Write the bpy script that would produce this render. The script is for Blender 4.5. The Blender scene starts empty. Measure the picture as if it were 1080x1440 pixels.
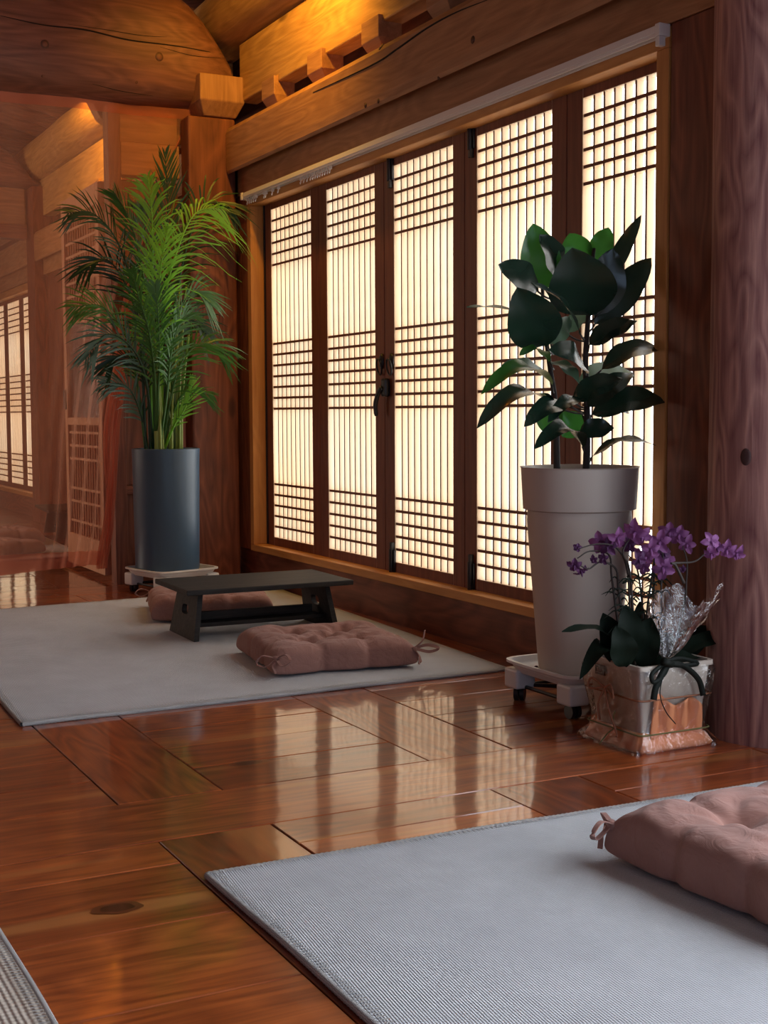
import bpy, bmesh, math, random
from mathutils import Vector, Matrix, noise
random.seed(7)
PI = math.pi
S = bpy.context.scene
COL = S.collection
# ------------------------------------------------------------------ camera
FPX = 1875.53
YAW, PITCH, ROLL = 0.47640143, 0.07424804, -0.00487270
CAM = Vector((-2.84, 0.0, 0.95))
fw = Vector((math.sin(YAW)*math.cos(PITCH), math.cos(YAW)*math.cos(PITCH), -math.sin(PITCH)))
rt = fw.cross(Vector((0, 0, 1))).normalized(); up = rt.cross(fw)
rt, up = rt*math.cos(ROLL)+up*math.sin(ROLL), up*math.cos(ROLL)-rt*math.sin(ROLL)
cd = bpy.data.cameras.new('camera'); co = bpy.data.objects.new('camera', cd); COL.objects.link(co)
m = Matrix((rt, up, -fw)).transposed().to_4x4(); m.translation = CAM
co.matrix_world = m
cd.sensor_fit = 'VERTICAL'; cd.sensor_height = 36; cd.lens = 36*FPX/1440; cd.clip_end = 100
S.camera = co

def at(px, py, y=None, x=None, z=None):
    """the point of the room seen at a pixel of the 1080x1440 photograph, on a given plane"""
    v = fw + rt*((px-540)/FPX) - up*((py-720)/FPX)
    if y is not None: t = (y-CAM.y)/v.y
    elif x is not None: t = (x-CAM.x)/v.x
    else: t = (z-CAM.z)/v.z
    return CAM+v*t

# ------------------------------------------------------------------ world, exposure, large lights
w = bpy.data.worlds.new('world'); S.world = w; w.use_nodes = True
w.node_tree.nodes['Background'].inputs[0].default_value = (.55, .72, 1, 1)
w.node_tree.nodes['Background'].inputs[1].default_value = 1.0
S.view_settings.view_transform = 'Standard'; S.view_settings.look = 'None'
S.view_settings.exposure = 0.12; S.view_settings.gamma = 1; S.view_settings.use_curve_mapping = False
PANE_STRENGTH = 3.9
NEAR_WINDOW = 60
BACK_FILL = 40
def area(name, loc, rot, sx, sy, power, col):
    l = bpy.data.lights.new(name, 'AREA'); l.shape = 'RECTANGLE'; l.size = sx; l.size_y = sy
    l.energy = power; l.color = col
    o = bpy.data.objects.new(name, l); o.location = loc; o.rotation_euler = rot; COL.objects.link(o); return o
def point(name, loc, power, col, r=.06):
    l = bpy.data.lights.new(name, 'POINT'); l.energy = power; l.color = col; l.shadow_soft_size = r
    o = bpy.data.objects.new(name, l); o.location = loc; COL.objects.link(o); return o
# daylight through the next window bay, beside the camera, out of frame
area('window_daylight', (-.03, .75, 1.2), (0, math.radians(90), 0), 1.8, 3.0, NEAR_WINDOW, (.66, .80, 1))
# cool fill light added behind the camera, no opening built there
area('back_fill', (-3.2, -2.9, 1.5), (math.radians(90), 0, 0), 4.0, 2.2, BACK_FILL, (.52, .70, 1))
# warm lamps fixed under the roof
def spot(name, loc, aim, power, col, deg, r=.05):
    l = bpy.data.lights.new(name, 'SPOT'); l.energy = power; l.color = col; l.shadow_soft_size = r; l.spot_size = math.radians(deg); l.spot_blend = .8
    o = bpy.data.objects.new(name, l); o.location = loc; o.rotation_euler = (Vector(aim)-Vector(loc)).to_track_quat('-Z', 'Y').to_euler(); COL.objects.link(o); return o
spot('roof_lamp', (-.48, 5.75, 3.3), (.0, 6.1, 2.9), 85, (1, .50, .05), 150)
area('far_room_fill', (-4.6, 9.6, 1.5), (0, math.radians(-90), 0), 1.8, 3.0, 70, (1, .84, .70))  # soft fill added to bring out the door lattice, no window built there
spot('far_roof_lamp', (-.62, 9.35, 3.42), (-.12, 9.55, 3.12), 130, (1, .50, .06), 120)
point('left_roof_lamp', (-4.2, 4.6, 3.2), 9, (1, .62, .36))
point('far_left_roof_lamp', (-2.6, 10.6, 3.2), 20, (1, .55, .2))

# ------------------------------------------------------------------ materials
def newmat(name):
    m = bpy.data.materials.new(name); m.use_nodes = True
    nt = m.node_tree; return m, nt, nt.nodes['Principled BSDF']
def N(nt, t, **kw):
    n = nt.nodes.new(t)
    for k, v in kw.items():
        if k.startswith('i_'): n.inputs[k[2:].replace('_', ' ')].default_value = v
        else: setattr(n, k, v)
    return n
def ramp(nt, fac, stops):
    n = nt.nodes.new('ShaderNodeValToRGB'); e = n.color_ramp.elements
    while len(e) < len(stops): e.new(.5)
    for el, (p, c) in zip(e, stops): el.position = p; el.color = (*c, 1) if len(c) == 3 else c
    nt.links.new(fac, n.inputs[0]); return n.outputs[0]
def wood(name, dark, light, axis='y', rough=.55, coat=0., rnd=False, knots=True, scale=1., bump=.25, spec=.4, coatr=.08, ring=.45):
    m, nt, b = newmat(name); L = nt.links.new
    tc = N(nt, 'ShaderNodeTexCoord')
    src = tc.outputs['Object']
    if rnd:
        oi = N(nt, 'ShaderNodeObjectInfo')
        mul = N(nt, 'ShaderNodeVectorMath', operation='SCALE'); mul.inputs[0].default_value = (13.1, 7.7, 3.3)
        L(oi.outputs['Random'], mul.inputs['Scale'])
        ad = N(nt, 'ShaderNodeVectorMath', operation='ADD'); L(src, ad.inputs[0]); L(mul.outputs[0], ad.inputs[1]); src = ad.outputs[0]
    k = {'x': 0, 'y': 1, 'z': 2}[axis]
    def mp(al, ac):
        n = N(nt, 'ShaderNodeMapping'); s = [ac*scale]*3; s[k] = al*scale; n.inputs['Scale'].default_value = s
        L(src, n.inputs[0]); return n.outputs[0]
    n1 = N(nt, 'ShaderNodeTexNoise', i_Scale=1.0, i_Detail=7.0, i_Roughness=.68, i_Distortion=.5); L(mp(2.2, 44), n1.inputs[0])
    n2 = N(nt, 'ShaderNodeTexNoise', i_Scale=1.0, i_Detail=2.0, i_Distortion=.3); L(mp(.9, 4.5), n2.inputs[0])
    wv = N(nt, 'ShaderNodeMath', operation='MULTIPLY'); L(n2.outputs[0], wv.inputs[0]); wv.inputs[1].default_value = 13.0
    fr = N(nt, 'ShaderNodeMath', operation='PINGPONG'); L(wv.outputs[0], fr.inputs[0]); fr.inputs[1].default_value = .5
    mx = N(nt, 'ShaderNodeMix', data_type='FLOAT'); mx.inputs[0].default_value = ring
    L(n1.outputs[0], mx.inputs[2])
    m2 = N(nt, 'ShaderNodeMath', operation='MULTIPLY_ADD'); L(fr.outputs[0], m2.inputs[0]); m2.inputs[1].default_value = .9; m2.inputs[2].default_value = .28
    L(m2.outputs[0], mx.inputs[3])
    mid = tuple((a+c)/2 for a, c in zip(dark, light))
    col = ramp(nt, mx.outputs[0], [(.3, dark), (.5, mid), (.68, light)])
    if knots:
        vo = N(nt, 'ShaderNodeTexVoronoi', i_Scale=1.0); L(mp(1.1, 2.8), vo.inputs[0])
        kr = ramp(nt, vo.outputs['Distance'], [(0., (.12, .12, .12)), (.05, (.35, .35, .35)), (.085, (1, 1, 1))])
        mm = N(nt, 'ShaderNodeMix', data_type='RGBA', blend_type='MULTIPLY'); mm.inputs[0].default_value = .75
        L(col, mm.inputs[6]); L(kr, mm.inputs[7]); col = mm.outputs[2]
    if rnd:
        rr = ramp(nt, oi.outputs['Random'], [(0, (.5, .42, .4)), (.35, (.85, .82, .8)), (.7, (1.05, 1.1, 1.1)), (1, (1.25, 1.3, 1.2))])
        mm = N(nt, 'ShaderNodeMix', data_type='RGBA', blend_type='MULTIPLY'); mm.inputs[0].default_value = 1
        L(col, mm.inputs[6]); L(rr, mm.inputs[7]); col = mm.outputs[2]
    if coat:
        sp = N(nt, 'ShaderNodeTexNoise', i_Scale=1.0, i_Detail=2.0); L(mp(.55, 5.5), sp.inputs[0])
        sr = ramp(nt, sp.outputs[0], [(.60, (0, 0, 0)), (.66, (.55, .55, .55))])
        mm = N(nt, 'ShaderNodeMix', data_type='RGBA'); L(sr, mm.inputs[0]); L(col, mm.inputs[6]); mm.inputs[7].default_value = (.52, .21, .06, 1); col = mm.outputs[2]
    L(col, b.inputs['Base Color'])
    b.inputs['Roughness'].default_value = rough; b.inputs['Specular IOR Level'].default_value = spec
    b.inputs['Coat Weight'].default_value = coat; b.inputs['Coat Roughness'].default_value = coatr
    bp = N(nt, 'ShaderNodeBump', i_Strength=bump, i_Distance=.004); L(mx.outputs[0], bp.inputs['Height']); L(bp.outputs[0], b.inputs['Normal'])
    if coat:
        n3 = N(nt, 'ShaderNodeTexNoise', i_Scale=7.0, i_Detail=2.0); L(tc.outputs['Object'], n3.inputs[0])
        b3 = N(nt, 'ShaderNodeBump', i_Strength=.10, i_Distance=.01); L(n3.outputs[0], b3.inputs['Height']); L(b3.outputs[0], b.inputs['Coat Normal'])
    return m
def plain(name, col, rough=.5, metal=0., spec=.5, sheen=0., bump=0, bscale=300, trans=0., coat=0.):
    m, nt, b = newmat(name)
    b.inputs['Base Color'].default_value = (*col, 1); b.inputs['Roughness'].default_value = rough
    b.inputs['Metallic'].default_value = metal; b.inputs['Specular IOR Level'].default_value = spec
    b.inputs['Sheen Weight'].default_value = sheen; b.inputs['Coat Weight'].default_value = coat
    if bump:
        tc = N(nt, 'ShaderNodeTexCoord'); n = N(nt, 'ShaderNodeTexNoise', i_Scale=bscale, i_Detail=3.0); nt.links.new(tc.outputs['Object'], n.inputs[0])
        bp = N(nt, 'ShaderNodeBump', i_Strength=bump, i_Distance=.003); nt.links.new(n.outputs[0], bp.inputs['Height']); nt.links.new(bp.outputs[0], b.inputs['Normal'])
    if trans:
        t = N(nt, 'ShaderNodeBsdfTranslucent'); t.inputs[0].default_value = (*[min(1, c*1.6) for c in col], 1)
        mx = N(nt, 'ShaderNodeMixShader'); mx.inputs[0].default_value = trans
        nt.links.new(b.outputs[0], mx.inputs[1]); nt.links.new(t.outputs[0], mx.inputs[2]); nt.links.new(mx.outputs[0], nt.nodes['Material Output'].inputs[0])
    return m
RED_D, RED_L = (.10, .026, .014), (.27, .085, .042)
TAN_D, TAN_L = (.26, .09, .03), (.50, .22, .085)
M = {}
for a in 'xyz':
    M['red_'+a] = wood('red_wood_'+a, RED_D, RED_L, a)
    M['beam_'+a] = wood('beam_wood_'+a, (.27, .12, .05), (.48, .24, .11), a, ring=.3)
    M['gold_'+a] = wood('gold_wood_'+a, (.42, .17, .045), (.60, .28, .08), a, knots=False, ring=.25)
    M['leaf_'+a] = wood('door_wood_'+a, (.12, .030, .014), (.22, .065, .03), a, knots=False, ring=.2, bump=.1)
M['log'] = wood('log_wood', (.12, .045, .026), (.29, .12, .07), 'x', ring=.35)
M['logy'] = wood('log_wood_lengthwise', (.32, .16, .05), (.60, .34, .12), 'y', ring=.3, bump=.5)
M['post'] = wood('weathered_post_wood', (.16, .055, .06), (.52, .28, .23), 'z', rough=.65, ring=.42, scale=1.45, bump=.6)
M['plank_x'] = wood('varnished_plank_x', (.12, .019, .006), (.44, .10, .022), 'x', rough=.35, coat=1, rnd=True, ring=.35, bump=.05, spec=.3)
M['plank_y'] = wood('varnished_plank_y', (.12, .019, .006), (.44, .10, .022), 'y', rough=.35, coat=1, rnd=True, ring=.45, bump=.05, spec=.3)
M['slat'] = wood('lattice_wood_daylit', (.66, .48, .31), (.80, .64, .45), 'z', knots=False, ring=.2, bump=.05)  # pale tone puts daylight into the slat sides and frame insides
M['farleaf'] = wood('pale_door_wood', (.42, .19, .10), (.60, .30, .17), 'z', knots=False, ring=.2)
M['black_wood'] = wood('black_stained_wood', (.007, .006, .006), (.040, .034, .031), 'x', rough=.6, spec=.25, knots=False, ring=.2, bump=.4)
M['gap'] = plain('dark_gap', (.01, .005, .003), .9)
M['plaster'] = plain('plaster', (.62, .55, .45), .9, bump=.2, bscale=60)
M['rail'] = plain('white_rail', (.78, .74, .70), .4)
M['iron'] = plain('black_iron', (.012, .011, .014), .4, spec=.5)
M['potgrey'] = plain('slate_plastic', (.045, .085, .135), .38, spec=.5)
M['potwhite'] = plain('matte_white_plastic', (.50, .43, .37), .6, bump=.05)
M['tray'] = plain('white_plastic', (.68, .65, .62), .4)
M['wheel'] = plain('black_rubber', (.01, .01, .012), .45)
M['soil'] = plain('soil', (.03, .018, .01), .95, bump=.8, bscale=80)
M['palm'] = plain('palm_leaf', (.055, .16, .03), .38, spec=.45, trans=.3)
M['palm2'] = plain('palm_leaf_lit', (.20, .46, .05), .4, spec=.45, trans=.4)  # brighter green paints in the strong light on the central fronds
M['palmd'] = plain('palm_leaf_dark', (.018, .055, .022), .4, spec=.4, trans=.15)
M['cane'] = plain('palm_cane', (.20, .28, .05), .45)
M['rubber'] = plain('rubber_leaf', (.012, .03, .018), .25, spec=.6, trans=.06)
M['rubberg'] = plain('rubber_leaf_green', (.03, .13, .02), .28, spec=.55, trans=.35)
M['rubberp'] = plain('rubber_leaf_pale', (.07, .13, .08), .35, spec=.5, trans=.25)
M['bark'] = plain('dark_stem', (.03, .02, .016), .7)
M['orchleaf'] = plain('orchid_leaf', (.005, .011, .006), .6, spec=.15)
M['petal'] = plain('purple_petal', (.26, .085, .25), .6, trans=.3)
M['petald'] = plain('dark_purple_petal', (.10, .025, .10), .6, trans=.2)
M['linerorange'] = plain('orange_paper', (.80, .31, .14), .6, trans=.1)
M['string'] = plain('raffia', (.30, .12, .06), .7)
M['stringg'] = plain('green_cord', (.16, .15, .05), .7)
M['ribbon'] = plain('dark_green_ribbon', (.010, .013, .010), .6, spec=.2)
M['labelplate'] = plain('black_label', (.01, .008, .012), .4)
M['labelmark'] = plain('label_print', (.5, .45, .45), .5)
M['petalred'] = plain('fallen_petal', (.16, .02, .04), .6)

def fabric_mat(name, c1, c2, rscale, bump, rot=0., rough=.95, wrinkle=0.):
    m, nt, b = newmat(name); L = nt.links.new
    tc = N(nt, 'ShaderNodeTexCoord'); mp = N(nt, 'ShaderNodeMapping'); mp.inputs['Rotation'].default_value = (0, 0, rot); L(tc.outputs['Object'], mp.inputs[0])
    wv = N(nt, 'ShaderNodeTexWave', i_Scale=rscale, i_Distortion=.6, i_Detail=1.0); wv.bands_direction = 'X'; L(mp.outputs[0], wv.inputs[0])
    w2 = N(nt, 'ShaderNodeTexWave', i_Scale=rscale*.8, i_Distortion=.6, i_Detail=1.0); w2.bands_direction = 'Y'; L(mp.outputs[0], w2.inputs[0])
    ad = N(nt, 'ShaderNodeMath', operation='ADD'); L(wv.outputs['Fac'], ad.inputs[0]); L(w2.outputs['Fac'], ad.inputs[1])
    ns = N(nt, 'ShaderNodeTexNoise', i_Scale=4.0, i_Detail=5.0, i_Roughness=.7); L(tc.outputs['Object'], ns.inputs[0])
    L(ramp(nt, ns.outputs[0], [(.3, c1), (.7, c2)]), b.inputs['Base Color'])
    b.inputs['Roughness'].default_value = rough; b.inputs['Specular IOR Level'].default_value = .1; b.inputs['Sheen Weight'].default_value = .15
    bp = N(nt, 'ShaderNodeBump', i_Strength=bump, i_Distance=.002); L(ad.outputs[0], bp.inputs['Height']); L(bp.outputs[0], b.inputs['Normal'])
    if wrinkle:
        wn = N(nt, 'ShaderNodeTexNoise', i_Scale=16.0, i_Detail=3.0, i_Distortion=1.4); L(tc.outputs['Object'], wn.inputs[0])
        b2 = N(nt, 'ShaderNodeBump', i_Strength=wrinkle, i_Distance=.02); L(wn.outputs[0], b2.inputs['Height']); L(b2.outputs[0], bp.inputs['Normal'])
    return m
M['mat'] = fabric_mat('mat_weave', (.47, .48, .50), (.57, .58, .60), 60, .6, .1)
M['matedge'] = fabric_mat('mat_binding', (.52, .50, .48), (.66, .64, .62), 150, .8)
M['beigemat'] = fabric_mat('beige_weave', (.50, .42, .34), (.62, .54, .45), 30, .8)
M['cushion'] = fabric_mat('cushion_linen', (.29, .145, .115), (.36, .185, .15), 220, .25, wrinkle=.32)

def pane_mat():
    m, nt, b = newmat('daylit_glass'); L = nt.links.new
    tc = N(nt, 'ShaderNodeTexCoord'); ns = N(nt, 'ShaderNodeTexNoise', i_Scale=1.6, i_Detail=1.0); L(tc.outputs['Object'], ns.inputs[0])
    c = ramp(nt, ns.outputs[0], [(.35, (1, .95, .88)), (.6, (.90, .96, 1))])
    e = N(nt, 'ShaderNodeEmission'); e.inputs[1].default_value = PANE_STRENGTH; L(c, e.inputs[0])
    L(e.outputs[0], nt.nodes['Material Output'].inputs[0]); return m
M['pane'] = pane_mat()
def sheer_mat(name, col, alpha, tint):
    m, nt, b = newmat(name); L = nt.links.new
    nt.nodes.remove(b)
    d = N(nt, 'ShaderNodeBsdfDiffuse'); d.inputs[0].default_value = (*col, 1)
    t = N(nt, 'ShaderNodeBsdfTranslucent'); t.inputs[0].default_value = (*col, 1)
    a = N(nt, 'ShaderNodeMixShader'); a.inputs[0].default_value = .5; L(d.outputs[0], a.inputs[1]); L(t.outputs[0], a.inputs[2])
    tr = N(nt, 'ShaderNodeBsdfTransparent'); tr.inputs[0].default_value = (*tint, 1)
    lw = N(nt, 'ShaderNodeLayerWeight', i_Blend=.35)
    mr = N(nt, 'ShaderNodeMapRange'); L(lw.outputs['Facing'], mr.inputs[0]); mr.inputs[3].default_value = alpha; mr.inputs[4].default_value = min(1, alpha+.45)
    mx = N(nt, 'ShaderNodeMixShader'); L(mr.outputs[0], mx.inputs[0]); L(tr.outputs[0], mx.inputs[1]); L(a.outputs[0], mx.inputs[2])
    L(mx.outputs[0], nt.nodes['Material Output'].inputs[0]); return m
M['sheer'] = sheer_mat('sheer_voile', (.80, .42, .29), .34, (1, .95, .90))
M['sheerhem'] = sheer_mat('sheer_hem', (.78, .30, .2), .52, (1, .7, .6))
def film_mat(name, a0, a1):
    m, nt, b = newmat(name); L = nt.links.new; nt.nodes.remove(b)
    tc = N(nt, 'ShaderNodeTexCoord'); ns = N(nt, 'ShaderNodeTexNoise', i_Scale=28.0, i_Detail=4.0, i_Roughness=.6); L(tc.outputs['Object'], ns.inputs[0])
    bp = N(nt, 'ShaderNodeBump', i_Strength=.9, i_Distance=.012); L(ns.outputs[0], bp.inputs['Height'])
    g = N(nt, 'ShaderNodeBsdfGlossy'); g.inputs['Roughness'].default_value = .12; L(bp.outputs[0], g.inputs['Normal'])
    g.inputs[0].default_value = (1, .97, .95, 1)
    tr = N(nt, 'ShaderNodeBsdfTransparent')
    lw = N(nt, 'ShaderNodeFresnel', i_IOR=1.5); L(bp.outputs[0], lw.inputs['Normal'])
    mr = N(nt, 'ShaderNodeMapRange'); L(lw.outputs[0], mr.inputs[0]); mr.inputs[3].default_value = a0; mr.inputs[4].default_value = a1
    mx = N(nt, 'ShaderNodeMixShader'); L(mr.outputs[0], mx.inputs[0]); L(tr.outputs[0], mx.inputs[1]); L(g.outputs[0], mx.inputs[2])
    L(mx.outputs[0], nt.nodes['Material Output'].inputs[0]); return m
M['gather'] = sheer_mat('sheer_gather', (.80, .36, .24), .50, (1, .8, .7))
M['film'] = film_mat('clear_film', .05, 1.0)
M['glass'] = film_mat('door_glass', .12, .7)

# ------------------------------------------------------------------ mesh helpers
def wloc(o):
    v = Vector((0, 0, 0))
    while o is not None: v += Vector(o.location); o = o.parent
    return v
class MB:
    def __init__(s): s.v = []; s.f = []
    def add(s, vs, fs):
        n = len(s.v); s.v += [Vector(v) for v in vs]; s.f += [tuple(i+n for i in f) for f in fs]; return s
    def box(s, x0, x1, y0, y1, z0, z1):
        return s.add([(x, y, z) for x in (x0, x1) for y in (y0, y1) for z in (z0, z1)],
                     [(0, 1, 3, 2), (4, 6, 7, 5), (0, 4, 5, 1), (2, 3, 7, 6), (0, 2, 6, 4), (1, 5, 7, 3)])
    def prism(s, pts, d):
        """polygon of 3D points pushed along d"""
        n = len(pts); d = Vector(d)
        return s.add(list(pts)+[Vector(p)+d for p in pts], [tuple(range(n))[::-1], tuple(range(n, 2*n))]+[(i, (i+1) % n, n+(i+1) % n, n+i) for i in range(n)])
    def tube(s, pts, rad, n=8, caps=True):
        pts = [Vector(p) for p in pts]; k = len(pts)
        if not isinstance(rad, (list, tuple)): rad = [rad]*k
        t0 = (pts[1]-pts[0]).normalized(); ref = Vector((0, 0, 1)) if abs(t0.z) < .9 else Vector((1, 0, 0))
        a = t0.cross(ref).normalized(); vs = []
        for i, p in enumerate(pts):
            t = (pts[min(i+1, k-1)]-pts[max(i-1, 0)]).normalized()
            a = (a-t*a.dot(t)).normalized(); b = t.cross(a)
            for j in range(n):
                q = 2*PI*j/n; vs.append(p+(a*math.cos(q)+b*math.sin(q))*rad[i])
        fs = [(i*n+j, i*n+(j+1) % n, (i+1)*n+(j+1) % n, (i+1)*n+j) for i in range(k-1) for j in range(n)]
        if caps: fs += [tuple(range(n))[::-1], tuple(range((k-1)*n, k*n))]
        return s.add(vs, fs)
    def lathe(s, prof, c=(0, 0, 0), n=48):
        c = Vector(c); vs = []
        for r, z in prof:
            for j in range(n): vs.append(c+Vector((r*math.cos(2*PI*j/n), r*math.sin(2*PI*j/n), z)))
        k = len(prof)
        fs = [(i*n+j, i*n+(j+1) % n, (i+1)*n+(j+1) % n, (i+1)*n+j) for i in range(k-1) for j in range(n)]
        fs += [tuple(range(n))[::-1], tuple(range((k-1)*n, k*n))]
        return s.add(vs, fs)
    def grid(s, fn, nu, nv, closeu=False):
        vs = [fn(i/nu, j/nv) for j in range(nv+1) for i in range(nu+1)]
        return s.add(vs, [(j*(nu+1)+i, j*(nu+1)+i+1, (j+1)*(nu+1)+i+1, (j+1)*(nu+1)+i) for j in range(nv) for i in range(nu)])
    def build(s, name, mat, parent=None, smooth=False, bevel=0., solid=0., subsurf=0, origin=None, local=False, segs=2, front=None):
        if local: off = Vector((0, 0, 0))
        elif parent is not None: off = wloc(parent)
        elif origin is not None: off = Vector(origin)
        else:
            xs = [v.x for v in s.v]; ys = [v.y for v in s.v]; off = Vector(((min(xs)+max(xs))/2, (min(ys)+max(ys))/2, min(v.z for v in s.v)))
        me = bpy.data.meshes.new(name)
        me.from_pydata([tuple(v-off) for v in s.v], [], s.f); me.update()
        if smooth:
            me.polygons.foreach_set('use_smooth', [True]*len(me.polygons))
            if smooth == 2:
                me.set_sharp_from_angle(angle=math.radians(35))
        me.materials.append(mat)
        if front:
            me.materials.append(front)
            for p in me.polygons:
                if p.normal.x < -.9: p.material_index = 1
        o = bpy.data.objects.new(name, me); COL.objects.link(o)
        if parent is not None: o.parent = parent
        else: o.location = off if not local else (0, 0, 0)
        if solid:
            md = o.modifiers.new('solid', 'SOLIDIFY'); md.thickness = solid; md.offset = 0
        if bevel:
            md = o.modifiers.new('bevel', 'BEVEL'); md.width = bevel; md.segments = segs; md.limit_method = 'ANGLE'; md.harden_normals = False
        if subsurf:
            md = o.modifiers.new('sub', 'SUBSURF'); md.levels = subsurf; md.render_levels = subsurf
        return o
def empty(name, loc=(0, 0, 0), rz=0.):
    o = bpy.data.objects.new(name, None); o.location = loc; o.rotation_euler = (0, 0, rz); o.empty_display_size = .1; COL.objects.link(o); return o
def tag(o, label=None, cat=None, group=None, kind=None):
    if label: o['label'] = label
    if cat: o['category'] = cat
    if group: o['group'] = group
    if kind: o['kind'] = kind
    return o
def box(*a): return MB().box(*a)
KIDS = {}
def copy_tree(o, parent=None):
    c = o.copy(); COL.objects.link(c)
    if parent is not None: c.parent = parent
    for ch in KIDMAP[o.name]: copy_tree(ch, c)
    return c
def kidmap():
    global KIDMAP
    KIDMAP = {o.name: [] for o in COL.objects}
    for o in COL.objects:
        if o.parent: KIDMAP[o.parent.name].append(o)
kidmap()
def bez(p, n):
    """smooth curve through control points (Catmull-Rom)"""
    p = [Vector(q) for q in p]; q = [p[0]*2-p[1]]+p+[p[-1]*2-p[-2]]; out = []; m = len(p)-1
    for i in range(n+1):
        t = i/n*m; k = min(int(t), m-1); t -= k
        a, b, c, d = q[k:k+4]
        out.append(.5*((2*b)+(c-a)*t+(2*a-5*b+4*c-d)*t*t+(3*b-a-3*c+d)*t**3))
    return out

from mathutils.bvhtree import BVHTree
def surf(obj, px, py):
    """where the line of sight of a photograph pixel meets an object's surface"""
    off = wloc(obj); me = obj.data
    t = BVHTree.FromPolygons([v.co+off for v in me.vertices], [tuple(p.vertices) for p in me.polygons])
    v = (at(px, py, y=5)-CAM).normalized(); h = t.ray_cast(CAM, v)
    return h[0], h[1]
# ------------------------------------------------------------------ floor
FX0, FX1, FY0, FY1 = -5.2, .1, -3.0, 16.5
floor = box(FX0-.1, FX1+.2, FY0-.1, FY1+.1, -.12, -.03).build('floor', M['gap'], origin=(0, 0, 0)); tag(floor, kind='structure')
XB = [-5.42+.867*k for k in range(7)]           # lengthwise joists begin here (…-1.955, -1.088, -.221)
XB = [-1.955+.867*k for k in range(-4, 3)]
YB = [(-3.0, -2.9), (-1.25, -.93), (.1, .41), (1.45, 1.765), (2.82, 3.135), (4.19, 4.5), (5.56, 5.87), (6.93, 7.24), (8.3, 8.61), (9.67, 9.98), (11.04, 11.35), (12.4, 12.7), (13.8, 14.1), (15.2, 15.5), (16.4, 16.5)]
ROWS = {3: [2.02, 2.35, 2.66], 4: [3.37, 3.605, 3.83, 4.03]}
g = .0019
def plank(x0, x1, y0, y1, ax):
    x0, x1 = max(x0, FX0), min(x1, FX1)
    if x1-x0 < .03 or y1-y0 < .02: return
    c = .0018
    b = MB(); lo = [(x0+g, y0+g), (x1-g, y0+g), (x1-g, y1-g), (x0+g, y1-g)]; hi = [(x0+g+c, y0+g+c), (x1-g-c, y0+g+c), (x1-g-c, y1-g-c), (x0+g+c, y1-g-c)]
    dz = random.uniform(-.0008, .0006)
    b.add([(x, y, -.03) for x, y in lo]+[(x, y, -c+dz) for x, y in lo]+[(x, y, dz) for x, y in hi],
          [(3, 2, 1, 0), (8, 9, 10, 11)]+[(i, (i+1) % 4, 4+(i+1) % 4, 4+i) for i in range(4)]+[(4+i, 4+(i+1) % 4, 8+(i+1) % 4, 8+i) for i in range(4)])
    b.build('plank', M['plank_'+ax], floor)
for j, (a, b_) in enumerate(YB):
    xs = [FX0, -3.3, FX1] if j % 2 else [FX0, -2.9, FX1]
    if j == 4: xs = [FX0, -3.1, FX1]
    for q in range(len(xs)-1): plank(xs[q], xs[q+1], a, b_, 'x')
    if j+1 == len(YB): break
    y0, y1 = b_, YB[j+1][0]
    if y0 > 12: rows = [y0, (y0+y1)/2, y1]
    else: rows = [y0]+(ROWS.get(j) or [y0+(y1-y0)*t for t in (.22, .44, .63, .82)])+[y1]
    for xb in XB: plank(xb, xb+.27, y0, y1, 'y')
    for xb in [XB[0]-.867]+XB:
        for q in range(len(rows)-1): plank(xb+.27, xb+.867, rows[q], rows[q+1], 'x')

M['knot_floor'] = plain('floor_knot', (.05, .012, .006), .3, coat=1); M['knot_ring'] = plain('floor_knot_ring', (.14, .035, .012), .3, coat=1)
for px, py, rx, ry in ((165, 1277, .035, .020), (350, 1073, .04, .016)):
    c = at(px, py, z=0)
    for k, mt in ((1.5, 'knot_ring'), (1, 'knot_floor')):
        b = MB(); n = 22; rr = [k*(1+.25*noise.noise(Vector((math.cos(2*PI*i/n)*1.5, math.sin(2*PI*i/n)*1.5, px*.1)))) for i in range(n)]
        b.add([(c.x+rx*rr[i]*math.cos(2*PI*i/n), c.y+ry*rr[i]*math.sin(2*PI*i/n), .0012-.0004*k) for i in range(n)], [tuple(range(n))])
        tag(b.build('knot', M[mt], floor), 'dark knot in a floor plank')
# ------------------------------------------------------------------ walls
def structure(o, label=None): o['kind'] = 'structure'; return o
wr = empty('wall_right', (0, 7, 0)); structure(wr)
def W(name, mat, *b, bevel=.004): return box(*b).build(name, M[mat], wr, bevel=bevel)
Y1, Y0 = 6.91, 3.37            # window opening, left and right end as seen
JOY = [-.9, 1.0]
def window_wall(ya, yb):
    """the wood round one window opening (ya..yb), bay from ya-.2 to yb+.2"""
    W('lower_board', 'red_y', -.06, .04, ya-.22, yb+.4, -.03, .185)
    W('jamb_board', 'red_z', -.085, .04, yb+.05, yb+.42, .188, 2.155)
    W('jamb_board', 'red_z', -.085, .04, ya-.23, ya, .188, 2.155)
    W('header_board', 'beam_y', -.085, .04, ya-.23, yb+.45, 2.158, 2.40)
window_wall(Y0, Y1)
window_wall(12.30, 15.2)
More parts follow.
